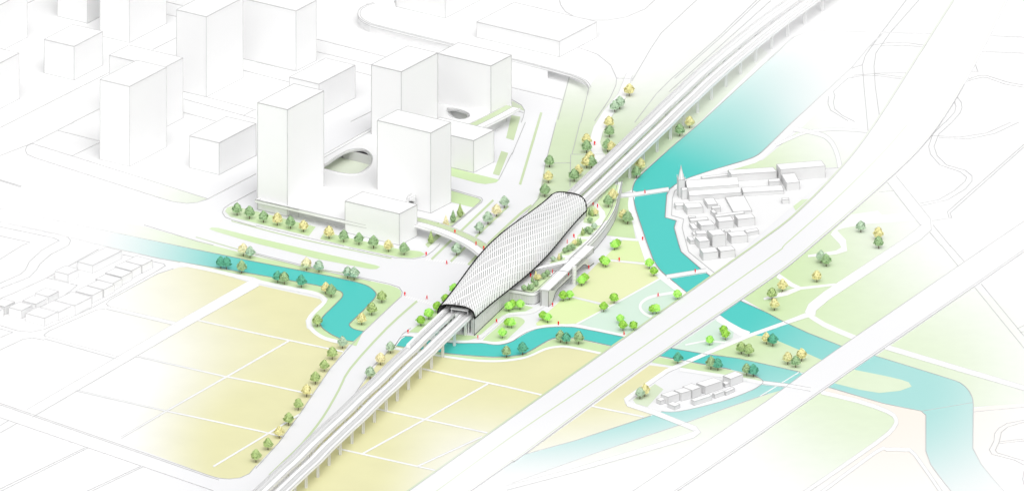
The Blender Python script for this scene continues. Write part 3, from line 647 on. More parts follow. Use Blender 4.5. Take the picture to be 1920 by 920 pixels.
# plain footbridges over the water
for pts, w, lab in (([(1160, 367), (1187, 365), (1254, 355)], 7, 'white footbridge over the river below the church'), ([(1250, 519), (1325, 507)], 7, 'white footbridge over the river beside the expressway'),
                    ([(1431, 717), (1475, 722), (1520, 730)], 6, 'white footbridge from the canal island towards the second expressway')):
    o = strip('footbridge', pts, w, .75, 'path', edge=False, thick=.5, kind=None); tag(o, lab, 'footbridge', 'footbridges over the water')
    bm = bmesh.new(); a, b = band_pts(pts, w)
    kerb(a, w=.35, h=.4, z=.76, bm=bm); kerb(b, w=.35, h=.4, z=.76, bm=bm)
    new_obj('railing', bm, M['line'], o)
# thin weirs
o = strip('weir', [(1498, 697), (1425, 742)], 1.5, .4, 'path', edge=False, thick=.3, kind=None); tag(o, 'thin white boom across the canal fork by the second expressway', 'weir')

# ------------------------------------------------------------------ viaducts
ZV = 13.2
FEET = [(500, 985), (531, 955), (553, 934), (574, 914), (596, 894), (617, 872), (638, 852), (660, 831), (681, 812), (702, 791), (724, 770), (745, 751), (766, 730), (788, 709), (809, 690), (830, 669), (852, 648), (873, 628), (960, 544), (1050, 458), (1130, 383),
        (1156, 358), (1181, 334), (1206, 310), (1232, 285), (1257, 261), (1282, 236), (1308, 212), (1334, 187), (1361, 163), (1388, 140), (1417, 116), (1447, 92), (1477, 69), (1509, 46), (1542, 22), (1580, -6), (1625, -38)]
pb = [G(*p) for p in FEET]
pbx = [(p.x, p.y) for p in pb]
def offset_path(path, f):
    L = lefts(path); n = len(path)
    return [(p[0]+l.x*f(i/(n-1)), p[1]+l.y*f(i/(n-1))) for i, (p, l) in enumerate(zip(path, L))]
pax = offset_path(pbx, lambda t: 15.0-2.4*t)
def viaduct(path, label, piers, wl, track, wall_left):
    c = path[15]
    e = empty('railway_viaduct', (c[0], c[1], 0), label, 'viaduct', 'twin railway viaducts')
    P = smooth(path, 3); wr = 3.3
    def sw(bm, prof, mi=0): sweep(bm, P, prof, mi, of=lambda t: 1.0-.13*t)
    bm = bmesh.new(); sw(bm, [(-wr, ZV-.7), (-1.6, ZV-2.0), (wl-2.5, ZV-2.0), (wl, ZV-.7), (wl, ZV), (-wr, ZV)])
    new_obj('deck', bm, [M['white']], e)
    bm = bmesh.new(); sw(bm, rect(track[0], track[1], ZV+.01, ZV+.12), 0)
    new_obj('track_bed', bm, [M['track']], e)
    for o in (track[0]+.9, track[1]-.9):
        bm = bmesh.new(); sw(bm, rect(o-.14, o+.14, ZV+.125, ZV+.35))
        new_obj('rail', bm, [M['rail']], e)
    for s_, o in ((1, wl-.25), (-1, -wr+.25)):
        h = 1.5 if (wall_left and s_ == 1) else .9
        bm = bmesh.new()
        sw(bm, rect(o-.24, o+.24, ZV+.005, ZV+h), 0); sw(bm, rect(o-.3, o+.3, ZV+h+.002, ZV+h+.2), 1); sw(bm, rect(o+s_*.32-.1, o+s_*.32+.1, ZV-.95, ZV-.7), 1)
        new_obj('parapet', bm, [M['white'], M['fine']], e)
    for o in (track[0]-.2, track[1]+.2):
        bm = bmesh.new(); sw(bm, rect(o-.16, o+.16, ZV+.01, ZV+.45), 0)
        new_obj('kerb_wall', bm, [M['fine']], e)
    bm = bmesh.new(); o = -wr+1.5; sw(bm, rect(o-.14, o+.14, ZV+.01, ZV+.3))
    new_obj('cable_duct', bm, [M['fine']], e)
    for i in piers:
        c = path[i]; bm = bmesh.new()
        a, b = path[max(i-1, 0)], path[min(i+1, len(path)-1)]; t = Vector((b[0]-a[0], b[1]-a[1])).normalized(); l = Vector((-t.y, t.x))
        def sec(z, ht, hl): return [bm.verts.new((c[0]+t.x*u+l.x*v, c[1]+t.y*u+l.y*v, z)) for u, v in ((-ht, -hl), (ht, -hl), (ht, hl), (-ht, hl))]
        R_ = [sec(0, .75, .8), sec(8.8, .75, .8), sec(ZV-2.0, 1.0, 1.5)]
        for r0, r1 in zip(R_, R_[1:]):
            for j in range(4): bm.faces.new((r0[j], r0[(j+1) % 4], r1[(j+1) % 4], r1[j]))
        bm.faces.new(R_[-1])
        for j in range(4): bead(bm, R_[0][j].co, R_[1][j].co, .3, 1)
        new_obj('pier', bm, [M['concrete'], M['fine']], e)
    return e
idx = [i for i in range(1, len(FEET)-1) if i not in (18, 19, 20)]
viaduct(pbx, 'right hand railway viaduct on slim white piers, crossing the straw fields', idx, 7.6, (.9, 4.2), False)
viaduct(pax, 'left hand railway viaduct carrying the white train', idx, 7.2, (2.7, 6.5), True)

# ------------------------------------------------------------------ station
ZE = 13.5
R0, R1 = G(889, 597, ZE), G(1099, 395, ZE)
AX = Vector((R1.x-R0.x, R1.y-R0.y, 0)); LEN = AX.length; AX.normalize(); LF = Vector((-AX.y, AX.x, 0)); HW = 14.4
def roof_pt(t, v, lift=0.0):
    tc = min(max(t, 0), 1); bu = math.sin(PI*tc)**2
    a = HW+5.5*bu+lift; h = 8.3+(12.3-8.3)*tc+8.6*math.sin(PI*tc**.9)**1.7+lift
    ph = PI*v; c, s = math.cos(ph), math.sin(ph)
    p = 2/(3.0-.5*bu)
    u = -math.copysign(abs(c)**p, c)*a
    z = h*abs(s)**p
    q = R0+AX*(LEN*t)+LF*(HW+u)
    return Vector((q.x, q.y, ZE+z))
st = empty('railway_station', G(960, 540), 'long station under a ribbed white barrel roof rimmed in black', 'station')
NT, NV = 90, 36
bm = bmesh.new()
g = [[bm.verts.new(roof_pt(i/NT, j/NV)) for j in range(NV+1)] for i in range(NT+1)]
for i in range(NT):
    for j in range(NV): bm.faces.new((g[i][j], g[i+1][j], g[i+1][j+1], g[i][j+1]))
new_obj('roof_shell', bm, [M['gap']], st, True)
def rib(bm, f, w, lift, n=40):
    prev = None
    for k in range(n+1):
        v = k/n; t = f(v)
        t0, t1 = max(t-w/2, 0), min(t+w/2, 1)
        if t1-t0 < w*.25: prev = None; continue
        ring = [bm.verts.new(roof_pt(t0, v, .0)), bm.verts.new(roof_pt(t0, v, lift)), bm.verts.new(roof_pt(t1, v, lift)), bm.verts.new(roof_pt(t1, v, .0))]
        if prev:
            for a in range(3): bm.faces.new((prev[a], prev[a+1], ring[a+1], ring[a]))
        prev = ring
bm = bmesh.new(); NR = 52; tw = .43
for i in range(-int(NR*tw)-1, NR+2):
    rib(bm, lambda v, i=i: i/NR+tw*.5*(1-math.copysign(abs(math.cos(PI*v))**.74, math.cos(PI*v))), .58/NR, .32)
for i in range(0, int(11*2.0)+2):
    rib(bm, lambda v, i=i: i/11-.95*v, .12/11, .25)
new_obj('roof_lattice', bm, [M['rib']], st)
def line_pts(f, n=60): return [f(k/n) for k in range(n+1)]
for t_ in (0, 1):
    bm = bmesh.new(); tube(bm, line_pts(lambda s: roof_pt(t_, s, .3), 40), .55)
    new_obj('end_rim', bm, [M['black']], st)
for v in (0.0, 1.0):
    bm = bmesh.new(); tube(bm, line_pts(lambda s: roof_pt(s, v, .2)), .62)
    new_obj('eave_rim', bm, [M['black']], st)
def haunch(t):   # black outline added along the vault's silhouette as the camera sees it
    best = None
    for k in range(40, 96):
        p = roof_pt(t, k/100, .7); q = -(p.x-R0.x)*.694+(p.y*S+p.z*CE)*.72
        if best is None or q > best[0]: best = (q, p)
    return best[1]
bm = bmesh.new(); tube(bm, line_pts(lambda s: haunch(s)+Vector((0, 0, .1 if int(s*90) % 2 else -.1)), 90), .5)
new_obj('outline_tube', bm, [M['black']], st)
# walls, floor, columns, gantry below the roof
def lp(t, u, z): q = R0+AX*(LEN*t)+LF*u; return Vector((q.x, q.y, z))
for u, nm in ((0.3, 'side_wall'), (2*HW-.3, 'side_wall')):
    bm = bmesh.new()
    prism(bm, [xy(lp(0, u-.3, 0)), xy(lp(1, u-.3, 0)), xy(lp(1, u+.3, 0)), xy(lp(0, u+.3, 0))], 0, ZE-.1)
    for k in range(61):
        t = k/60; bead(bm, lp(t, u-.35, 0), lp(t, u-.35, ZE-.2), .35, 0)
    for z in (4.5, 9.0): bead(bm, lp(0, u-.32, z), lp(1, u-.32, z), .3, 0)
    bead(bm, lp(0, u-.4, .2), lp(1, u-.4, .2), .4, 1); bead(bm, lp(0, u-.4, 0), lp(0, u-.4, ZE-.3), .4, 1); bead(bm, lp(1, u-.4, 0), lp(1, u-.4, ZE-.3), .4, 1)
    new_obj(nm, bm, [M['grey'], M['black']], st)
for t in (0.015, .985):
    for u0, u1 in ((1, 4), (11.2, 16.5), (25.5, 27.6)):
        bm = bmesh.new(); prism(bm, [xy(lp(t, u0, 0)), xy(lp(t+.004, u0, 0)), xy(lp(t+.004, u1, 0)), xy(lp(t, u1, 0))], 0, 11.1); new_obj('end_wall', bm, [M['grey']], st)
bm = bmesh.new()
prism(bm, [xy(lp(.06, 1, 0)), xy(lp(.064, 1, 0)), xy(lp(.064, 2*HW-1, 0)), xy(lp(.06, 2*HW-1, 0))], 0, 11.9)
new_obj('end_wall', bm, [M['grey']], st)
for u in (5.2, 7.6, 17.8, 22):
    bm = bmesh.new(); tube(bm, [lp(.008, u, 0), lp(.008, u, 11.4)], .5); new_obj('column', bm, [M['white']], st)
bm = bmesh.new()
prism(bm, [xy(lp(0.02, 1, 0)), xy(lp(.98, 1, 0)), xy(lp(.98, 2*HW-1, 0)), xy(lp(.02, 2*HW-1, 0))], 11.2, 11.8)
new_obj('platform_floor', bm, [M['concrete']], st)
for u in (14.2,):
    bm = bmesh.new(); prism(bm, [xy(lp(.01, u-2.6, 0)), xy(lp(.99, u-2.6, 0)), xy(lp(.99, u+2.2, 0)), xy(lp(.01, u+2.2, 0))], 11.8, 14.2)
    new_obj('platform', bm, [M['concrete']], st)
bm = bmesh.new()
for t in (.02, .028): prism(bm, [xy(lp(t, 7, 0)), xy(lp(t+.004, 7, 0)), xy(lp(t+.004, 20.5, 0)), xy(lp(t, 20.5, 0))], 16.4, 17.6)
for u in (7.2, 20.2): bead(bm, lp(.024, u, 11.8), lp(.024, u, 16.5), .6)
new_obj('gantry', bm, [M['white']], st)

# white train on the left viaduct
tr = empty('train', (pax[14][0], pax[14][1], ZV), 'white train with grey end on the left viaduct, entering the station', 'train')
TP = offset_path(pax, lambda t: 4.6)
tp = [Vector((x, y, 0)) for x, y in smooth(TP, 3)]
d0 = 0; cum = [0]
for a, b in zip(tp, tp[1:]): cum.append(cum[-1]+(b-a).length)
def along(s):
    for i in range(len(cum)-1):
        if cum[i+1] >= s: return tp[i].lerp(tp[i+1], (s-cum[i])/(cum[i+1]-cum[i]))
    return tp[-1]
s0 = min(range(len(tp)), key=lambda i: abs(tp[i].y-G(775, 655, ZV).y)); s = cum[s0]
for k in range(4):
    path = [xy(along(s+q)) for q in (0, 8, 16, 25)]
    bm = bmesh.new(); sweep(bm, path, [(-1.5, ZV+.5), (1.5, ZV+.5), (1.6, ZV+2.6), (1.2, ZV+3.6), (-1.2, ZV+3.6), (-1.6, ZV+2.6)], 0)
    for z in (.5, 2.6, 3.55):
        o = -1.62 if z < 3 else -1.25
        sweep(bm, path, rect(o-.1, o+.1, ZV+z-.1, ZV+z+.1), 1)
    a = along(s+.05); b = along(s+.4)
    new_obj('carriage', bm, [M['white'], M['line']], tr)
    s += 25.8

# ------------------------------------------------------------------ annex with roof garden
ZT = 8.5
out_px = smooth([(952, 545), (975, 548), (992, 551), (1003, 551), (1012, 546), (1022, 537)], 4) + [(1060, 501), (1111, 454)] + smooth([(1122, 442), (1136, 424), (1150, 402), (1157, 385), (1162, 362), (1167, 341)], 4)
an_px = out_px+[(1158, 341), (1100, 390), (1070, 425), (1000, 500)]
an = empty('station_annex', G(1020, 560), 'low curved annex with fluted walls and planted terrace along the station', 'annex')
anw = [xy(G(*p, ZT)) for p in an_px]
bm = bmesh.new(); prism(bm, anw, ZT-1.2, ZT)
new_obj('terrace_slab', bm, [M['white']], an)
ow = [xy(G(*p, ZT)) for p in out_px]
bm = bmesh.new()
sweep(bm, ow, rect(0, .5, ZT+.01, ZT+1.1), 0); sweep(bm, ow, rect(-.1, .45, ZT+1.1, ZT+1.35), 1); sweep(bm, ow, rect(3.2, 3.6, ZT+.01, ZT+.4), 1); sweep(bm, ow, rect(-.15, .1, ZT-1.35, ZT-1.1), 1)
new_obj('parapet', bm, [M['white'], M['dark_line']], an)
bm = bmesh.new()
sweep(bm, ow, rect(.6, 1.0, 0, ZT-1.2), 0); sweep(bm, ow, rect(.3, .6, 0, .35), 1)
iw = offset_path(ow, lambda t: .55)
acc = 0; last = None
for a, b in zip(iw, iw[1:]):
    L_ = math.dist(a, b); n = max(1, int(L_/1.5))
    for k in range(n):
        p = (a[0]+(b[0]-a[0])*k/n, a[1]+(b[1]-a[1])*k/n); bead(bm, (*p, 0), (*p, ZT-1.2), .55, 0)
bead(bm, (*iw[0], 0), (*iw[0], ZT-1), .6, 1)
new_obj('fluted_wall', bm, [M['grey'], M['black']], an)
for b in ([(985, 549), (1000, 548), (1009, 543), (1034, 519), (1024, 514), (1000, 528), (978, 545)], [(1047, 478), (1066, 478), (1101, 449), (1078, 448), (1060, 464)], [(1081, 444), (1104, 443), (1127, 423), (1104, 424)],
          [(1094, 417), (1111, 420), (1124, 408), (1122, 396), (1113, 385), (1098, 392)], [(1129, 418), (1136, 406), (1134, 397), (1120, 379), (1148, 347), (1160, 347), (1155, 381), (1148, 398), (1139, 412)], [(1030, 494), (1058, 488), (1060, 483), (1040, 484)]):
    bm = bmesh.new(); prism(bm, [xy(G(*p, ZT)) for p in b], ZT+.01, ZT+.25)
    new_obj('planting_bed', bm, [M['bed']], an)

# covered entrance bridge
cb = empty('covered_bridge', G(1075, 532), 'covered white entrance bridge on flared legs beside the annex', 'covered bridge')
ZC = 12.6
fa, fb2 = G(1028, 575), G(1114, 493)
cd = Vector((fb2.x-fa.x, fb2.y-fa.y, 0)); CL = cd.length; cd.normalize(); cl = Vector((-cd.y, cd.x, 0)); WB = 6.4
def cp(u, v, z): q = fa+cd*u+cl*v; return Vector((q.x, q.y, z))
steps = [(0, .42, 0), (.42, .72, .35), (.72, 1.0, .1)]
for a, b, dz in steps:
    bm = bmesh.new(); prism(bm, [xy(cp(CL*a+.1, -.5, 0)), xy(cp(CL*b, -.5, 0)), xy(cp(CL*b, WB+.5, 0)), xy(cp(CL*a+.1, WB+.5, 0))], ZC+dz, ZC+.6+dz)
    c = [cp(CL*a+.1, -.5, ZC+.6+dz), cp(CL*b, -.5, ZC+.6+dz), cp(CL*b, WB+.5, ZC+.6+dz), cp(CL*a+.1, WB+.5, ZC+.6+dz)]
    for i in range(4): bead(bm, c[i], c[(i+1) % 4], .3, 1); bead(bm, c[i]-Vector((0, 0, .6)), c[(i+1) % 4]-Vector((0, 0, .6)), .25, 1)
    new_obj('roof', bm, [M['white'], M['line']], cb)
prof = [(0, 0), (8, 0), (11, 2.2), (14.5, 5.4), (20, 7.0), (CL-24, 7.0), (CL-19, 5.8), (CL-12, 1.2), (CL, 0), (CL, .9), (CL-9, 2.4), (CL-14, 8.4), (CL-1, 8.4), (CL-1, ZC), (CL-2.2, ZC), (CL-2.2, 9.0), (20, 8.6), (13, 8.6), (2.2, ZC), (.4, ZC)]
for v in (0.0, WB-.5):
    bm = bmesh.new()
    lo = [bm.verts.new(cp(u, v, z)) for u, z in prof]; hi = [bm.verts.new(cp(u, v+.5, z)) for u, z in prof]; n = len(prof)
    bm.faces.new(lo); bm.faces.new(hi[::-1])
    for i in range(n): bm.faces.new((lo[i], lo[(i+1) % n], hi[(i+1) % n], hi[i]))
    for i in (0, 1, 2, 3, 4, 5, 6, 7, 12, 19): bead(bm, lo[i].co-cl*.05, lo[(i+1) % n].co-cl*.05, .3, 1)
    new_obj('side_frame', bm, [M['grey'], M['black']], cb)
bm = bmesh.new(); prism(bm, [xy(cp(16, .5, 0)), xy(cp(CL-14, .5, 0)), xy(cp(CL-14, WB-.5, 0)), xy(cp(16, WB-.5, 0))], 7.2, 8.2)
new_obj('deck', bm, [M['concrete']], cb)
for v, zt_ in ((.1, 9.0), (WB-.3, ZC)):
    bm = bmesh.new(); prism(bm, [xy(cp(13, v, 0)), xy(cp(CL-2, v, 0)), xy(cp(CL-2, v+.2, 0)), xy(cp(13, v+.2, 0))], 8.6, zt_)
    for k in range(27): u = 13+(CL-15)*k/26; bead(bm, cp(u, v-.05, 8.6), cp(u, v-.05, ZC), .22, 1)
    new_obj('glass_side', bm, [M['glass'], M['rail']], cb)
bm = bmesh.new(); prism(bm, [xy(cp(.5, .6, 0)), xy(cp(1, .6, 0)), xy(cp(1, WB-.6, 0)), xy(cp(.5, WB-.6, 0))], 0, ZC)
for k in range(9): bead(bm, cp(.45, .6+(WB-1.2)*k/8, 0), cp(.45, .6+(WB-1.2)*k/8, ZC), .25, 1)
new_obj('end_screen', bm, [M['grey'], M['rail']], cb)
bm = bmesh.new(); c = G(1076.5, 533); tube(bm, [c, c+Vector((0, 0, 14.5))], 1.75, 20)
for z in (2, 4.5, 7, 9.5, 12, 14.4): tube(bm, [c+Vector((1.8*math.cos(a*PI/10), 1.8*math.sin(a*PI/10), z)) for a in range(20)], .1, 5, 1, True)
new_obj('lift_shaft', bm, [M['concrete'], M['line']], cb)
# branch canopy to the station
bc = empty('link_canopy', G(1035, 497, ZT), 'slanting white canopy linking the covered bridge to the ribbed roof', 'canopy')
bm = bmesh.new(); Q = [(1000, 506), (1062, 493), (1069, 485), (1013, 499)]
prism(bm, [xy(G(*p, ZC)) for p in Q], ZC-.4, ZC); P3 = [G(*p, ZC) for p in Q]
for i in range(4): bead(bm, P3[i], P3[(i+1) % 4], .28, 1)
new_obj('roof', bm, [M['white'], M['line']], bc)
bm = bmesh.new(); a, b = G(1004, 507, ZC), G(1061, 495, ZC)
prism(bm, [xy(a), xy(b), (b.x, b.y+.4), (a.x, a.y+.4)], ZT+.3, ZC-.4)
for k in range(22): p = a.lerp(b, k/21); bead(bm, (p.x, p.y-.05, ZT+.3), (p.x, p.y-.05, ZC-.4), .22, 1)
new_obj('glass_side', bm, [M['glass'], M['rail']], bc)

# ------------------------------------------------------------------ trees
def crown_mesh(name, kind, col, seed):
    rnd = random.Random(seed); bm = bmesh.new()
    # profile (height 0..1, radius), unit tree 10 m
    if kind == 'round': prof = [(.29, .9), (.34, 2.7), (.42, 3.4), (.52, 3.45), (.63, 3.05), (.74, 2.5), (.85, 1.75), (.94, .9), (1.0, .12)]
    elif kind == 'ball': prof = [(.3, .9), (.35, 2.4), (.42, 3.4), (.55, 3.8), (.68, 3.6), (.8, 2.9), (.9, 1.9), (1.0, .2)]
    else: prof = [(.1, .7), (.16, 1.7), (.26, 2.1), (.4, 1.9), (.55, 1.45), (.7, 1.0), (.85, .5), (1.0, .05)]
    ph = [rnd.random()*6.3 for _ in range(6)]
    def rad(zf, a):
        for (z0, r0), (z1, r1) in zip(prof, prof[1:]):
            if z0 <= zf <= z1: r = r0+(r1-r0)*(zf-z0)/(z1-z0); break
        else: r = .1
        k = .13 if kind != 'cone' else .07
        return r*(1+k*math.sin(3*a+ph[0]+zf*9)+k*.8*math.sin(5*a+ph[1]-zf*13)+.6*k*math.sin(zf*34+ph[2]+2*a))
    z0, z1 = prof[0][0], prof[-1][0]
    # inner mass
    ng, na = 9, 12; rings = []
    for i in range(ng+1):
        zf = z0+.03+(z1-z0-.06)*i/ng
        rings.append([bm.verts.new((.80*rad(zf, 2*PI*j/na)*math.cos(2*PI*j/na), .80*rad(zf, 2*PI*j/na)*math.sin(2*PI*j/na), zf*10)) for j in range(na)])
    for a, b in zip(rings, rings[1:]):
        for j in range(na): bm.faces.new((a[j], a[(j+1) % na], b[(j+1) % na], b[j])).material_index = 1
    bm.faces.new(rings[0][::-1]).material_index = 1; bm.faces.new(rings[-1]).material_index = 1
    nl = 620 if kind != 'cone' else 420
    for _ in range(nl):
        while True:
            zf = z0+(z1-z0)*rnd.random(); a = rnd.random()*2*PI
            r = rad(zf, a)
            if rnd.random() < r/3.9+.08: break
        r *= .86+.16*rnd.random()
        p = Vector((r*math.cos(a), r*math.sin(a), zf*10))
        nrm = (Vector((math.cos(a), math.sin(a), (zf-.5)*1.6))+Vector((rnd.gauss(0, .35), rnd.gauss(0, .35), rnd.gauss(0, .35)))).normalized()
        u = nrm.cross(Vector((rnd.gauss(0, 1), rnd.gauss(0, 1), rnd.gauss(0, 1)))).normalized(); v = nrm.cross(u)
        s = .38+.3*rnd.random()
        bm.faces.new([bm.verts.new(p+u*s*x+v*s*.8*y) for x, y in ((-1, 0), (-.3, -.8), (.8, -.5), (1, .3), (0, .9))]).material_index = 0
    me = bpy.data.meshes.new(name); bm.to_mesh(me); bm.free()
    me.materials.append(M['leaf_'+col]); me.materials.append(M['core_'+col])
    return me
def trunk_mesh(kind):
    bm = bmesh.new(); h = 4.2 if kind != 'cone' else 1.8
    tube(bm, [Vector((0, 0, -.2)), Vector((.03, 0, h*.5)), Vector((0, .03, h))], .34, 7)
    if kind != 'cone':
        for a in (.4, 2.5, 4.4): tube(bm, [Vector((0, 0, 2.3)), Vector((.9*math.cos(a), .9*math.sin(a), 3.8))], .16, 5)
    me = bpy.data.meshes.new('trunk'); bm.to_mesh(me); bm.free(); me.materials.append(M['trunk']); return me
TRUNK = {k: trunk_mesh(k) for k in ('round', 'ball', 'cone')}
CROWN = {}
def crown(kind, col, var):
    k = (kind, col, var)
    if k not in CROWN: CROWN[k] = crown_mesh('crown', kind, col, sum(map(ord, kind+col))*7+var)
    return CROWN[k]
CN = dict(green='mid green', sage='pale sage', olive='olive green', yellow='yellow', beige='pale beige', teal='deep teal', lime='bright lime', grass='vivid green')
NTREE = [0]
def tree(x, y, col, label, group, kind='round', size=1.0, z=0.0):
    i = NTREE[0]; NTREE[0] += 1
    nm = {'round': 'broadleaf_tree', 'ball': 'round_tree', 'cone': 'conical_tree'}[kind]
    e = empty(nm, G(x, y, z), label, 'tree', group)
    s = size*(1+.05*math.sin(i*2.3)); e.scale = (s, s, s); e.rotation_euler = (0, 0, (i*1.7) % 6.28)
    for n_, me in (('trunk', TRUNK[kind]), ('crown', crown(kind, col, i % 2))):
        o = bpy.data.objects.new(n_, me); COL.objects.link(o); o.parent = e
def row(where, group, items, kind='round', size=1.0, z=0.0, end='left'):
    cnt = {}
    for it in items: k = (it[2], it[3] if len(it) > 3 else kind); cnt[k] = cnt.get(k, 0)+1
    seen = {}
    for it in items:
        x, y, col = it[:3]; kd = it[3] if len(it) > 3 else kind
        k = (col, kd); seen[k] = seen.get(k, 0)+1
        shape = {'round': 'tree', 'ball': 'round tree', 'cone': 'conical tree'}[kd]
        o = '' if cnt[k] == 1 else ords[seen[k]-1]+' '
        fr = '' if cnt[k] == 1 else f' from {end}'
        lab = f'{o}{CN[col]} {shape}{fr} {where}'
        sz = it[4] if len(it) > 4 else (size*1.05 if kd == 'cone' else size)
        tree(x, y, col, lab, group, kd, sz, z)
SZ = 1.02
row('in the lawn row below the podium', 'street trees below the podium', [(444.5, 404, 'green'), (468, 410.5, 'green'), (494, 417.5, 'green'), (520, 423, 'yellow'), (544.5, 429, 'green'), (569, 435, 'yellow'), (617, 448, 'yellow'), (644.5, 454, 'green'), (673, 459, 'green'), (700.5, 466, 'green'), (728, 472, 'yellow'), (757.5, 478, 'green')], size=SZ)
row('on the north bank of the left canal', 'canal trees', [(456, 480.5, 'beige'), (469, 484, 'sage'), (574.5, 507, 'beige'), (598, 511, 'sage'), (652, 522, 'sage'), (664, 525, 'sage')], size=SZ)
row('on the field side of the left canal', 'canal trees', [(414, 503.5, 'teal'), (424.5, 504.5, 'teal'), (453, 512.5, 'green'), (520.5, 530, 'teal'), (533, 533, 'green'), (565, 539, 'teal'), (611, 551, 'yellow'), (621, 557, 'green'), (595, 612.5, 'olive')], size=SZ)
row('on the lawn inside the canal bend', 'canal trees', [(716, 567.5, 'olive'), (697, 591, 'olive'), (678, 609, 'yellow')], size=SZ, end='top')
row('in the roadside row along the straw fields', 'roadside trees', [(642, 653, 'sage'), (623, 674, 'olive'), (608, 696, 'olive'), (591.5, 720, 'olive'), (575, 744, 'yellow'), (559.5, 768.5, 'olive'), (541, 797, 'olive'), (523.5, 821, 'yellow'), (502.5, 843, 'olive'), (480, 866, 'olive')], size=SZ, end='top')
row('between the road and the near viaduct', 'roadside trees', [(732, 662, 'sage'), (713.5, 684, 'beige'), (694, 710.5, 'sage')], size=SZ, end='top')
row('on the lawn left of the station mouth', 'station lawn trees', [(789, 611, 'grass', 'ball'), (804, 599, 'lime', 'ball'), (820, 586, 'grass', 'ball'), (836, 571, 'grass', 'ball'), (852, 553, 'lime', 'ball')], size=.9)
row('at the foot of the annex corner', 'station lawn trees', [(954, 584, 'lime', 'ball'), (961, 580, 'grass', 'ball'), (975, 581, 'lime', 'ball')], size=.82)
row('on the rounded lawn island by the station', 'station lawn trees', [(952, 614, 'grass', 'ball'), (959, 615, 'lime', 'ball'), (942, 634, 'lime', 'ball')], size=.82, end='top')
row('by the canal below the station', 'canal trees', [(949.5, 670, 'green'), (980, 665, 'teal'), (1051, 642, 'green'), (1062, 645, 'teal'), (1085, 645, 'green')], size=SZ)
row('along the cream meadow edge by the covered bridge', 'park trees', [(1018, 601, 'grass', 'ball'), (1026.5, 605, 'lime', 'ball'), (1056, 564.5, 'grass', 'ball'), (1068, 562, 'lime', 'ball'), (1090, 536, 'lime', 'ball'), (1096, 531, 'grass', 'ball'), (1131, 497, 'grass', 'ball'), (1135.5, 501, 'lime', 'ball'), (1152, 469, 'lime', 'ball'), (1157, 466, 'grass', 'ball')], size=.82)
row('where the meadow path meets the river path', 'park trees', [(1217.5, 504, 'lime', 'ball'), (1226, 518, 'grass', 'ball')], size=.82)
row('on the diagonal path above the mint lawn', 'park trees', [(1132, 584.5, 'grass', 'ball'), (1151.5, 569, 'grass', 'ball')], size=.82)
row('inside the looped path on the mint lawn', 'park trees', [(1224, 589, 'grass', 'ball'), (1230.5, 589, 'lime', 'ball')], size=.82)
row('at the river end of the mint lawn', 'park trees', [(1270, 562, 'lime', 'ball')], size=.82)
row('at the canal end of the mint lawn', 'park trees', [(1163, 607, 'lime', 'ball'), (1168, 620, 'grass', 'ball'), (1188, 620, 'grass', 'ball')], size=.82)
row('on the mint triangle beyond the expressway', 'park trees', [(1357, 628, 'grass', 'ball'), (1360, 637, 'grass', 'ball'), (1331, 647, 'lime', 'ball')], size=.82)
row('on the lawn tongue between canal and river', 'east bank trees', [(1390, 664, 'olive'), (1404, 668, 'olive'), (1437, 645, 'yellow'), (1449, 649, 'teal'), (1477, 683, 'yellow'), (1492, 689, 'green'), (1503, 677, 'yellow')], size=SZ)
row('on the lawn right of the expressway above the river', 'east lawn trees', [(1447.5, 562, 'olive'), (1452, 582, 'yellow'), (1467, 547, 'yellow'), (1531.5, 529, 'yellow'), (1539.5, 493, 'sage'), (1549, 499.5, 'green'), (1614, 436, 'sage'), (1647, 450, 'yellow'), (1647.5, 466, 'green')], size=SZ)
row('on the strip between canal and island hamlet', 'canal trees', [(1271, 682, 'teal'), (1333, 692, 'green'), (1346, 694, 'teal'), (1400, 704, 'green'), (1412.5, 706.5, 'teal')], size=SZ)
row('at the western tip of the island hamlet', 'canal trees', [(1200, 747.5, 'sage'), (1209, 743, 'yellow')], size=SZ)
row('along the white path left of the far viaduct', 'north path trees', [(1180, 181, 'yellow'), (1152.5, 211, 'sage'), (1162, 205, 'sage'), (1142, 241, 'yellow'), (1143, 258, 'green'), (1139, 285, 'green'), (1146, 287, 'yellow')], size=SZ, end='top')
row('in the clump behind the station, left of the path', 'north path trees', [(1100, 274, 'yellow'), (1100, 287, 'green'), (1106, 306, 'yellow'), (1100, 316, 'yellow'), (1109.5, 316, 'green'), (1084, 331, 'yellow'), (1076.5, 341, 'green')], size=SZ, end='top')
row('on the green strip behind the station roof', 'north path trees', [(1030.5, 314, 'green'), (1028, 343, 'yellow'), (1021.5, 369, 'green')], size=SZ, end='top')
row('on the river bank beside the far viaduct', 'river bank trees', [(1293, 240.5, 'yellow'), (1274.5, 256, 'green'), (1201, 321, 'yellow'), (1193.5, 334, 'green')], size=SZ, end='top')
row('on the terrace lawn inside the curved ramp', 'river bank trees', [(1149, 378, 'yellow'), (1140.5, 389, 'green')], size=SZ, z=ZT)
row('on the riverside lawn outside the curved ramp', 'river bank trees', [(1169, 415, 'yellow'), (1177, 420.5, 'green')], size=SZ)
row('on the road median left of the station', 'median trees', [(945.5, 390, 'sage'), (931, 406, 'beige'), (915, 421, 'sage'), (899, 438, 'sage'), (856, 479, 'sage')], size=SZ, end='top')
row('in the verge by the curved footbridge', 'conical trees by the footbridge', [(862.6, 407, 'olive', 'cone'), (849.5, 417, 'green', 'cone'), (836, 429, 'beige', 'cone'), (821.7, 442, 'olive', 'cone'), (808, 456.5, 'olive', 'cone')], size=1.0, end='top')
gT = 'small trees of the terrace garden'
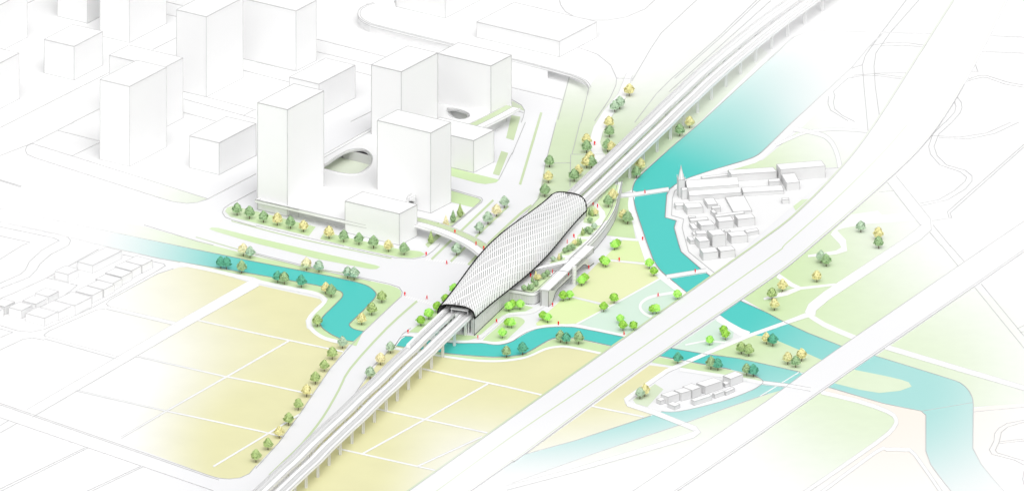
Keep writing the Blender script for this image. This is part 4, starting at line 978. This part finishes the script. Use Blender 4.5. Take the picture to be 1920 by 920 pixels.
row('in the nearest terrace garden bed', gT, [(982.5, 546, 'green', 'ball', .52), (991, 544, 'green', 'cone', .6), (996.6, 545, 'green', 'ball', .55), (1005, 538, 'green', 'ball', .52), (998, 529.5, 'green', 'cone', .6), (1004.5, 525, 'yellow', 'cone', .72), (1010, 526.5, 'yellow', 'ball', .55), (1019.5, 523, 'green', 'ball', .55), (1026.5, 519, 'green', 'ball', .55)], z=ZT)
row('behind the link canopy on the terrace', gT, [(1037, 491, 'sage', 'ball', .5), (1048, 488, 'yellow', 'cone', .62), (1052, 487, 'green', 'cone', .5)], z=ZT)
row('in the middle terrace garden bed', gT, [(1059, 475, 'green', 'ball', .52), (1066.5, 472, 'green', 'ball', .55), (1074, 469.5, 'green', 'ball', .52), (1077.5, 461, 'yellow', 'ball', .55), (1083.5, 461, 'olive', 'cone', .68), (1088, 459, 'green', 'cone', .6)], z=ZT)
row('in the upper terrace garden bed', gT, [(1092.5, 442, 'olive', 'cone', .72), (1095.6, 439, 'green', 'cone', .5), (1102, 437, 'green', 'ball', .55), (1107, 440, 'green', 'ball', .55), (1114, 431, 'sage', 'ball', .55)], z=ZT)
row('in the far terrace bed under the viaduct', gT, [(1105.7, 403, 'green', 'cone', .6), (1110, 406, 'olive', 'cone', .72), (1116.5, 405, 'yellow', 'ball', .58), (1106.4, 419, 'green', 'ball', .56)], z=ZT)

# ------------------------------------------------------------------ people
def person_mesh(walk):
    V, E, Rr = [], [], []
    def add(p, r, par=None):
        V.append(p); Rr.append(r*1.75)
        if par is not None: E.append((par, len(V)-1))
        return len(V)-1
    pel = add((0, 0, .95), .15); waist = add((0, 0, 1.12), .135, pel); chest = add((0, 0, 1.34), .17, waist); neck = add((0, 0, 1.5), .062, chest)
    jaw = add((0, -.01, 1.58), .085, neck); add((0, 0, 1.70), .095, jaw)
    sw = .26 if walk else .05
    for s in (-1, 1):
        f = s*sw
        hip = add((s*.1, 0, .90), .11, pel); kn = add((s*.11, -f*.55-(.05 if walk else 0), .50), .075, hip); an_ = add((s*.11, -f, .09 if (not walk or s > 0) else .14), .05, kn); add((s*.13, -f-.17, .035), .045, an_)
        sh = add((s*.2, 0, 1.40), .07, chest); el = add((s*.27, f*.35+.02, 1.12), .05, sh); wr = add((s*.27, f*.7-.06, .88), .038, el); add((s*.26, f*.8-.09, .78), .042, wr)
    me = bpy.data.meshes.new('p'); me.from_pydata(V, E, [])
    o = bpy.data.objects.new('p', me); COL.objects.link(o)
    md = o.modifiers.new('s', 'SKIN'); o.modifiers.new('u', 'SUBSURF').levels = 1
    if not me.skin_vertices: me.attributes  # noqa
    for i, sv in enumerate(me.skin_vertices[0].data if me.skin_vertices else []):
        sv.radius = (Rr[i], Rr[i]*(.72 if i in (1, 2) else 1)); sv.use_root = (i == 0)
    return o
def build_person(walk):
    bpy.ops.object.select_all(action='DESELECT') if bpy.context.object else None
    o = person_mesh(walk)
    if not o.data.skin_vertices:
        bpy.context.view_layer.objects.active = o
        bpy.ops.mesh.customdata_skin_add()
        dat = person_mesh.last = None
    return o
def finish_person(walk):
    # radii are reapplied after the skin layer exists
    o = build_person(walk)
    dg = bpy.context.evaluated_depsgraph_get(); dg.update()
    me = bpy.data.meshes.new_from_object(o.evaluated_get(dg)); bpy.data.objects.remove(o)
    bm = bmesh.new(); bm.from_mesh(me)
    # face: nose, eye sockets, ears
    for c, r in (((0, -.11, 1.655), .022), ((-.1, 0, 1.65), .025), ((.1, 0, 1.65), .025)):
        bmesh.ops.create_icosphere(bm, subdivisions=1, radius=r, matrix=Matrix.Translation(c))
    # fingers: five short chains from each hand
    bm.to_mesh(me); bm.free()
    me.materials.clear(); me.materials.append(M['red'])
    for p in me.polygons: p.use_smooth = True
    return me
PM = [finish_person(False), finish_person(True)]
PEOPLE = [(1115, 272, 0, 'on the white path left of the far viaduct'), (1209, 362.5, .75, 'on the river footbridge below the church'), (1205, 450.5, .2, 'on the riverside path beside the lime meadow'), (1112, 384.5, ZT, 'at the viaduct edge of the terrace garden, leftmost of two'),
    (1120.5, 389.5, ZT, 'on the white terrace path near the viaduct'), (1076, 445.5, ZT, 'on the terrace paving by the upper garden bed'), (1063.5, 456, ZT, 'on the terrace paving close under the station eave'),
    (853, 437.5, ZP+.6, 'on the middle of the curved footbridge'), (892.5, 459.5, ZP+.6, 'on the curved footbridge, second nearest to the station'), (907, 468, ZP+.6, 'at the station end of the curved footbridge'),
    (799, 479, 0, 'at the rounded street corner by the podium lawn'), (837.5, 495, 0, 'crossing the street left of the station roof'), (759, 554, 0, 'at the kerb of the canal bend lawn'), (800.5, 560.5, 0, 'on the zebra crossing left of the station'),
    (765, 624.5, 0, 'beside the canal end left of the white train'), (931, 604.5, 0, 'on the grey lane beside the station wall'), (896, 635, 0, 'at the front corner of the station wall'), (995, 519, ZT, 'on the terrace beside the tall yellow cone tree'),
    (1036, 512, ZT, 'on the terrace under the link canopy'), (1066, 517, 8.2, 'inside the covered bridge beside the lift shaft'), (1104, 504, 0, 'on the paving by the far foot of the covered bridge'), (1036, 574, 0, 'at the near foot of the covered bridge'),
    (1161, 489.5, 0, 'on the path between lime and cream meadows'), (1234, 555.5, 0, 'on the looped path of the mint lawn'), (1047, 609, 0, 'on the canal path below the meadow'), (1170, 627.5, 0, 'on the canal path beside the expressway'), (1303.5, 511, .75, 'on the river footbridge beside the expressway')]
for i, (x, y, z, where) in enumerate(PEOPLE):
    w = i % 2
    o = bpy.data.objects.new('person', PM[w]); COL.objects.link(o)
    o.location = G(x, y, z+.2 if z in (0,) else z+.05); o.scale = (1.9,)*3; o.rotation_euler = (0, 0, i*1.3)
    tag(o, ('walking' if w else 'standing')+' person in red '+where, 'person', 'people in red')

# ------------------------------------------------------------------ light, sky, camera
w = bpy.data.worlds.new('World'); sc.world = w; w.use_nodes = True
nt = w.node_tree; bg = nt.nodes['Background']
sky = nt.nodes.new('ShaderNodeTexSky'); sky.sky_type = 'NISHITA'; sky.sun_disc = False
EL, RO = math.radians(57), math.radians(172)
sky.sun_elevation = EL; sky.sun_rotation = RO; sky.air_density = 1; sky.dust_density = 4; sky.ozone_density = 1
hs = nt.nodes.new('ShaderNodeHueSaturation'); hs.inputs['Saturation'].default_value = .04
nt.links.new(sky.outputs[0], hs.inputs['Color']); nt.links.new(hs.outputs[0], bg.inputs['Color']); bg.inputs['Strength'].default_value = .12
sun = bpy.data.lights.new('sun', 'SUN'); sun.energy = .65; sun.angle = math.radians(85); sun.color = (1, .99, .97)
so = bpy.data.objects.new('sun', sun); COL.objects.link(so)
sd = Vector((math.sin(RO)*math.cos(EL), math.cos(RO)*math.cos(EL), math.sin(EL)))
so.rotation_euler = sd.to_track_quat('Z', 'Y').to_euler()
cam = bpy.data.cameras.new('camera'); cam.type = 'ORTHO'; cam.ortho_scale = 1920*K; cam.clip_end = 6000; cam.clip_start = 1
co = bpy.data.objects.new('camera', cam); COL.objects.link(co)
D = 1900
co.location = (0, -D*CE, D*S); co.rotation_euler = (PI/2-math.asin(S), 0, 0)
sc.camera = co
vs = sc.view_settings
vs.view_transform = 'Standard'; vs.look = 'None'; vs.gamma = 1; vs.use_curve_mapping = False; vs.exposure = 0.42
sc.cycles.max_bounces = 10; sc.cycles.diffuse_bounces = 8
